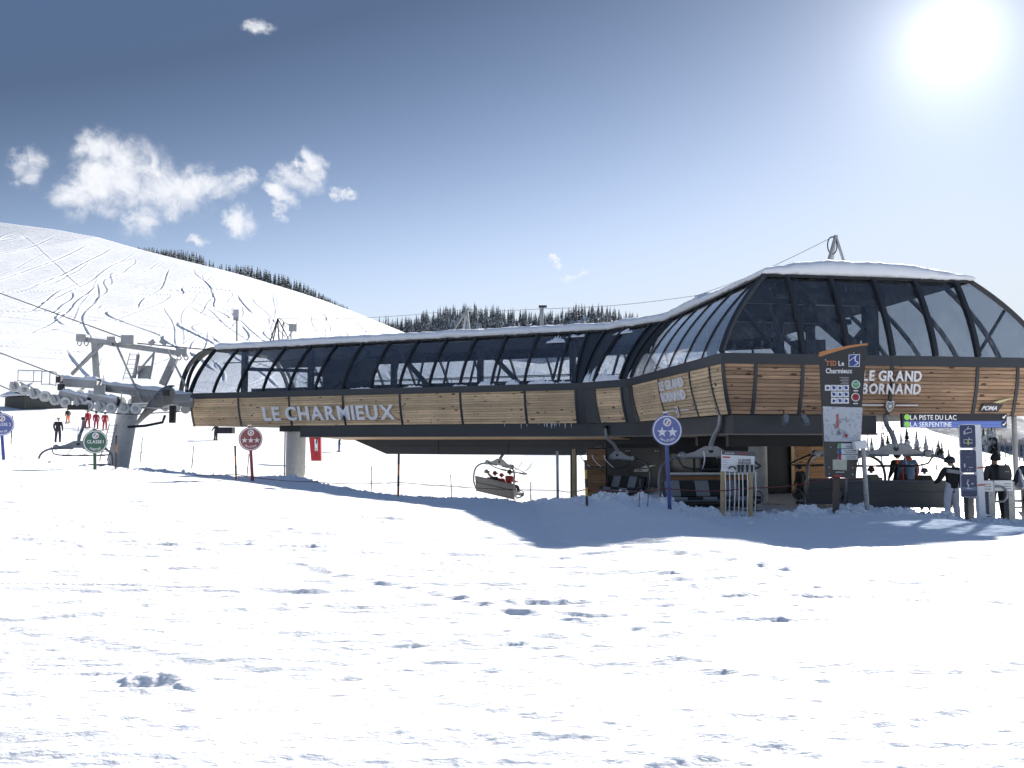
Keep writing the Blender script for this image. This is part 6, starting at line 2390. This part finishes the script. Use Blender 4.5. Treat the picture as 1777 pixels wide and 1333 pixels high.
cr = [V((-S1 - o_, -o_, ez)), V((o_, -o_, ez)), V((o_, S2 + o_, ez)), V((-S1 - o_, S2 + o_, ez))]
r0, r1 = V((-S1 / 2, 2.0, rzv)), V((-S1 / 2, S2 + 3.0, rzv))
MB().add(cr + [r0, r1], [(0, 1, 4), (1, 2, 5, 4), (2, 3, 5), (3, 0, 4, 5), (3, 2, 1, 0)])
mb = MB()
mb.add(cr + [r0, r1], [(0, 1, 4), (1, 2, 5, 4), (2, 3, 5), (3, 0, 4, 5), (3, 2, 1, 0)])
mb.build('roof', BW, B_, local=True)
up_ = V((0, 0, .30))
mb = MB()
e = [c * 1.0 + V((0, 0, .02)) for c in cr]
ctr = V((-S1 / 2, S2 / 2, 0))
e2 = [c + (c - ctr).normalized() * .06 + V((0, 0, .18)) for c in cr]
e3 = [c - V((c.x - ctr.x, c.y - ctr.y, 0)) * .08 + V((0, 0, .36)) for c in cr]
mb.strip([e, e2, e3], closed=True)
b0 = len(mb.v)
mb.add(e3 + [r0 + up_, r1 + up_], [(0, 1, 4), (1, 2, 5, 4), (2, 3, 5), (3, 0, 4, 5)])
mb.build('roof_snow', SNOW_FAR, B_, smooth=True, local=True)

# ------------------------------------------------------------------ forest
NEEDLE = bpy.data.materials.new('snowy_needles')
NEEDLE.use_nodes = True
nt = NEEDLE.node_tree
b = nt.nodes['Principled BSDF']
b.inputs['Roughness'].default_value = .8
b.inputs['Specular IOR Level'].default_value = .2
tcn = nd(nt, 'ShaderNodeTexCoord')
n1 = nd(nt, 'ShaderNodeTexNoise')
n1.inputs['Scale'].default_value = 0.9
n1.inputs['Detail'].default_value = 3
geo = nd(nt, 'ShaderNodeNewGeometry')
nt.links.new(geo.outputs['Position'], n1.inputs['Vector'])
oi = nd(nt, 'ShaderNodeObjectInfo')
ma = nd(nt, 'ShaderNodeMath', operation='MULTIPLY_ADD')
nt.links.new(oi.outputs['Random'], ma.inputs[0])
ma.inputs[1].default_value = .08
nt.links.new(n1.outputs['Fac'], ma.inputs[2])
mr = nd(nt, 'ShaderNodeMapRange')
nt.links.new(ma.outputs[0], mr.inputs[0])
mr.inputs[1].default_value, mr.inputs[2].default_value = .45, .62
mr.inputs[4].default_value = .70
mx = nd(nt, 'ShaderNodeMix', data_type='RGBA')
nt.links.new(mr.outputs[0], mx.inputs[0])
mx.inputs[6].default_value = (.020, .030, .024, 1)
mx.inputs[7].default_value = (.80, .83, .87, 1)
nt.links.new(mx.outputs[2], b.inputs['Base Color'])
BARK = mat('bark', (.06, .045, .035), .9, 0, .3, 5)


def conifer_mesh(seed, tiers=13, arms=10, h=1.0, wid=.17, sub=1):
    """unit-height spruce: tapering trunk, whorls of drooping ragged boughs"""
    rg = random.Random(seed)
    vs, fs, ms = [], [], []
    for k in range(6):
        a = 2 * math.pi * k / 6
        vs.append((.018 * math.cos(a), .018 * math.sin(a), 0))
    vs.append((0, 0, .97))
    for k in range(6):
        fs.append((k, (k + 1) % 6, 6))
        ms.append(1)
    for t in range(tiers):
        f = t / (tiers - 1)
        z = .10 + .86 * f
        r = wid * (1 - f) ** .85 + .012
        for k in range(arms):
            if rg.random() < .12:
                continue
            a = 2 * math.pi * (k + .5 * (t % 2) + rg.uniform(-.25, .25)) / arms
            rr_ = r * rg.uniform(.65, 1.18)
            ca_, sa_ = math.cos(a), math.sin(a)
            w = rr_ * rg.uniform(.26, .40) + .008
            dz = rr_ * rg.uniform(.35, .75)
            z0 = z + rg.uniform(-.012, .012)
            b0 = len(vs)
            vs += [(0, 0, z0 + .045), (ca_ * rr_ * .6 - sa_ * w, sa_ * rr_ * .6 + ca_ * w, z0 - dz * .62), (ca_ * rr_, sa_ * rr_, z0 - dz * rg.uniform(.75, 1.0)),
                   (ca_ * rr_ * .6 + sa_ * w, sa_ * rr_ * .6 - ca_ * w, z0 - dz * .62), (ca_ * rr_ * .55, sa_ * rr_ * .55, z0 - dz * .18)]
            fs += [(b0, b0 + 1, b0 + 4), (b0 + 1, b0 + 2, b0 + 4), (b0 + 2, b0 + 3, b0 + 4), (b0 + 3, b0, b0 + 4)]
            ms += [0, 0, 0, 0]
    me = bpy.data.meshes.new('conifer')
    me.from_pydata(vs, [], fs)
    me.materials.append(NEEDLE)
    me.materials.append(BARK)
    me.polygons.foreach_set('material_index', ms)
    return me, np.array(vs), fs


TREES = [conifer_mesh(k, 12, 9, 1, w) for k, w in enumerate((.15, .18, .21, .16, .19))]


def trees(name, spots, label, group):
    for (x, y, z, h) in spots:
        m_ = TREES[random.randrange(len(TREES))][0]
        o = link(name, m_)
        o.location = (x, y, z)
        o.rotation_euler = (0, 0, random.uniform(0, 6.28))
        o.scale = (h * random.uniform(.85, 1.15), h * random.uniform(.85, 1.15), h)
        tag(o, label, 'tree', group)


def tree_mass(name, spots, label):
    VV, FF = [], []
    base = 0
    for (x, y, z, h) in spots:
        _, v, f = TREES[random.randrange(len(TREES))]
        a = random.uniform(0, 6.28)
        c, s = math.cos(a), math.sin(a)
        q = np.stack([(v[:, 0] * c - v[:, 1] * s) * h + x, (v[:, 0] * s + v[:, 1] * c) * h + y, v[:, 2] * h + z], -1)
        VV.append(q)
        FF.append(np.array(f, int)[:, :3] + base)
        base += len(q)
    Vn, Fn = np.concatenate(VV), np.concatenate(FF)
    me = bpy.data.meshes.new(name)
    me.from_pydata(Vn.tolist(), [], Fn.tolist())
    me.materials.append(NEEDLE)
    o = link(name, me)
    tag(o, label, None, None, 'stuff')


# (a) along the back of the ski slope: tops seen above its crest
rgf = random.Random(4)
prof = [(232, 434, 429), (250, 437, 431), (280, 444, 434), (320, 453, 436), (350, 461, 447), (372, 467, 460), (395, 473, 460), (430, 483, 463), (460, 491, 472), (500, 503, 483), (530, 513, 496), (560, 523, 514), (590, 533, 529), (605, 538, 535)]


def pf(px, col):
    return float(np.interp(px, [p[0] for p in prof], [p[col] for p in prof]))


sp, ms_ = [], []
for k in range(420):
    px = rgf.uniform(230, 602)
    if 352 < px < 374 and rgf.random() < .7:
        continue
    Yt = rgf.uniform(436, 470)
    vis = (pf(px, 1) - pf(px, 2)) * rgf.uniform(.45, 1.12)
    topz = at(px, pf(px, 1) - vis - 1.5, Yt).z
    x = (px - PW / 2) / F * Yt
    zg = float(base_ground(np.array([x]), np.array([Yt]))[0])
    h = topz - zg
    if h < 2:
        continue
    (sp if len(sp) < 120 else ms_).append((x, Yt, zg - .3, h + .3))
trees('ridge_conifer', sp, 'dark conifer peeping over the crest of the ski slope', 'conifers along the crest of the ski slope')
tree_mass('crest_wood', ms_, 'dark conifer wood just behind the crest of the ski slope')
# (b) wooded hill behind the long wing
HY = 640.0
hp_ = [(560, 620), (620, 585), (650, 572), (700, 571), (740, 560), (790, 548), (850, 549), (900, 556), (930, 560), (960, 556), (1010, 545), (1050, 549), (1090, 560), (1110, 570), (1180, 590), (1300, 620), (1500, 670)]
hx = [(p - PW / 2) / F * HY for p, _ in hp_]
hz = [at(p, q_, HY).z for p, q_ in hp_]
xs = np.linspace(hx[0] - 40, hx[-1], 160)
ys = np.linspace(520, 760, 40)
XX, YY = np.meshgrid(xs, ys)


def wood_hill(x, y):
    zr = np.interp(x, hx, hz)
    t = np.clip((HY - y) / 130, 0, 1)
    b_ = np.clip((y - HY) / 120, 0, 1)
    return zr - t ** 1.1 * 46 - b_ ** 2 * 40 + 1.2 * fbm(x * .03, y * .03, 3)


tag(grid_obj('wooded_hill', XX, YY, wood_hill(XX, YY), SNOW_FAR), 'snowy hill under the forest behind the station roof', kind='structure')
sp, ms_ = [], []
for k in range(900):
    px = rgf.uniform(612, 1150)
    Yt = rgf.uniform(560, 655)
    x = (px - PW / 2) / F * Yt
    z = float(wood_hill(np.array([x]), np.array([Yt]))[0])
    if 893 < px < 903 and rgf.random() < .75:
        continue
    h = rgf.uniform(5.5, 11.0) * (1.25 if rgf.random() < .12 else 1)
    (sp if (Yt > 632 or k % 9 == 0) and len(sp) < 170 else ms_).append((x, Yt, z - .3, h))
trees('forest_conifer', sp, 'snow dusted conifer of the wooded hill behind the station roof', 'conifers of the wooded hill')
tree_mass('forest_mass', ms_, 'dense snow dusted conifer wood on the hill behind the roof')
# (c) trees beyond the hall, seen under the board
sp = []
for (px, py0, py1, Y) in ((1551, 742, 800, 120), (1563, 748, 812, 118), (1573, 740, 806, 125), (1590, 744, 802, 128), (1606, 752, 806, 130), (1628, 760, 806, 132), (1634, 764, 808, 128), (1646, 776, 812, 126), (1540, 752, 808, 122), (1618, 772, 806, 130), (1530, 750, 806, 120), (1512, 756, 806, 118),
                          (1706, 738, 772, 250), (1714, 734, 770, 255), (1720, 736, 771, 252), (1726, 742, 774, 250), (1700, 741, 768, 258)):
    a, b2 = at(px, py0, Y), at(px, py1, Y)
    zg = float(base_ground(np.array([b2.x]), np.array([b2.y]))[0])
    sp.append((a.x, Y, min(zg, b2.z) - .2, a.z - min(zg, b2.z) + .2))
SPR = []
big = [conifer_mesh(50 + k, 18, 13, 1, w)[0] for k, w in enumerate((.17, .20, .23))]
for k, (x, y, z, h) in enumerate(sp):
    o = link('spruce_tree', big[k % 3])
    o.location, o.scale, o.rotation_euler = (x, y, z), (h, h, h), (0, 0, k * 1.3)
    tag(o, None, 'tree', 'spruces seen under the hall')
    SPR.append(o)


ORD = ['first', 'second', 'third', 'fourth', 'fifth', 'sixth', 'seventh', 'eighth', 'ninth', 'tenth', 'eleventh', 'twelfth', 'thirteenth', 'fourteenth', 'fifteenth', 'sixteenth', 'seventeenth']
for k, o in enumerate(sorted(SPR, key=lambda o: o.location.x / o.location.y)):
    o['label'] = 'snowy spruce in the gap under the hall, %s counting from the black board' % ORD[k]


def bare_tree(x, y, z, h, seed, label, group):
    rg = random.Random(seed)
    mb = MB()

    def grow(p, d, l, r, n):
        q = p + d * l
        mb.tube([p, (p + q) / 2 + V((rg.uniform(-.04, .04), rg.uniform(-.04, .04), 0)) * l, q], [r, r * .85, r * .65], 5)
        if n == 0:
            return
        for k in range(3 if n > 1 else 2):
            dd = (d + V((rg.uniform(-.6, .6), rg.uniform(-.6, .6), rg.uniform(.0, .5)))).normalized()
            grow(p.lerp(q, rg.uniform(.55, 1.0)), dd, l * rg.uniform(.55, .75), r * .6, n - 1)
    T = thing('bare_tree', label, 'tree', (x, y, z), 0, group)
    mb.tube([V((x, y, z)), V((x, y, z + h * .25))], [h * .022, h * .018], 6)
    mb.build('trunk', FROST, T)
    mb = MB()
    grow(V((x, y, z + h * .24)), V((0, 0, 1)), h * .30, h * .016, 4)
    mb.build('crown', FROST, T)


FROST = mat('frosted_twigs', (.15, .145, .145), .9, 0, .4, 3)
BARE = ((1490, 808, 105, 6.0), (1507, 806, 108, 5.2), (1600, 806, 60, 2.4), (1625, 812, 62, 2.2), (1535, 806, 100, 5.0), (1735, 772, 240, 7), (1744, 776, 240, 7.5), (1752, 778, 238, 7), (1760, 782, 236, 8), (1769, 786, 240, 8), (1776, 790, 236, 8), (1712, 838, 60, 1.6), (1690, 838, 60, 1.5))
for k, (px, py, Y, h) in enumerate(sorted(BARE)):
    q = at(px, py, Y)
    zg = float(base_ground(np.array([q.x]), np.array([q.y]))[0])
    bare_tree(q.x, q.y, zg - .2, h, k, 'bare frosted tree in the gap under the hall, %s counting from the black board' % ORD[k], 'bare trees seen under the hall')
# (d) far blue mountain side beyond the valley
MY = 2600.0
mp_ = [(1100, 760), (1300, 742), (1500, 715), (1640, 690), (1700, 700), (1777, 735), (1850, 715), (2000, 690), (2200, 720)]
mxx = [(p - PW / 2) / F * MY for p, _ in mp_]
mzz = [at(p, q_, MY).z for p, q_ in mp_]
xs, ys = np.linspace(mxx[0], mxx[-1], 120), np.linspace(1500, 2900, 60)
XX, YY = np.meshgrid(xs, ys)
ZZ = np.interp(XX, mxx, mzz) * np.clip((YY - 1450) / 1150, 0, 1) ** .9 - 220 * (1 - np.clip((YY - 1450) / 1150, 0, 1)) + 14 * fbm(XX * .006, YY * .006, 4)
ROCK = mat('far_forest', (.10, .12, .15), .9, 0, .5, .01, speck=((.55, .60, .68), .35))
tag(grid_obj('mountain', XX, YY, ZZ, ROCK), 'hazy forested mountain side across the valley', kind='structure')
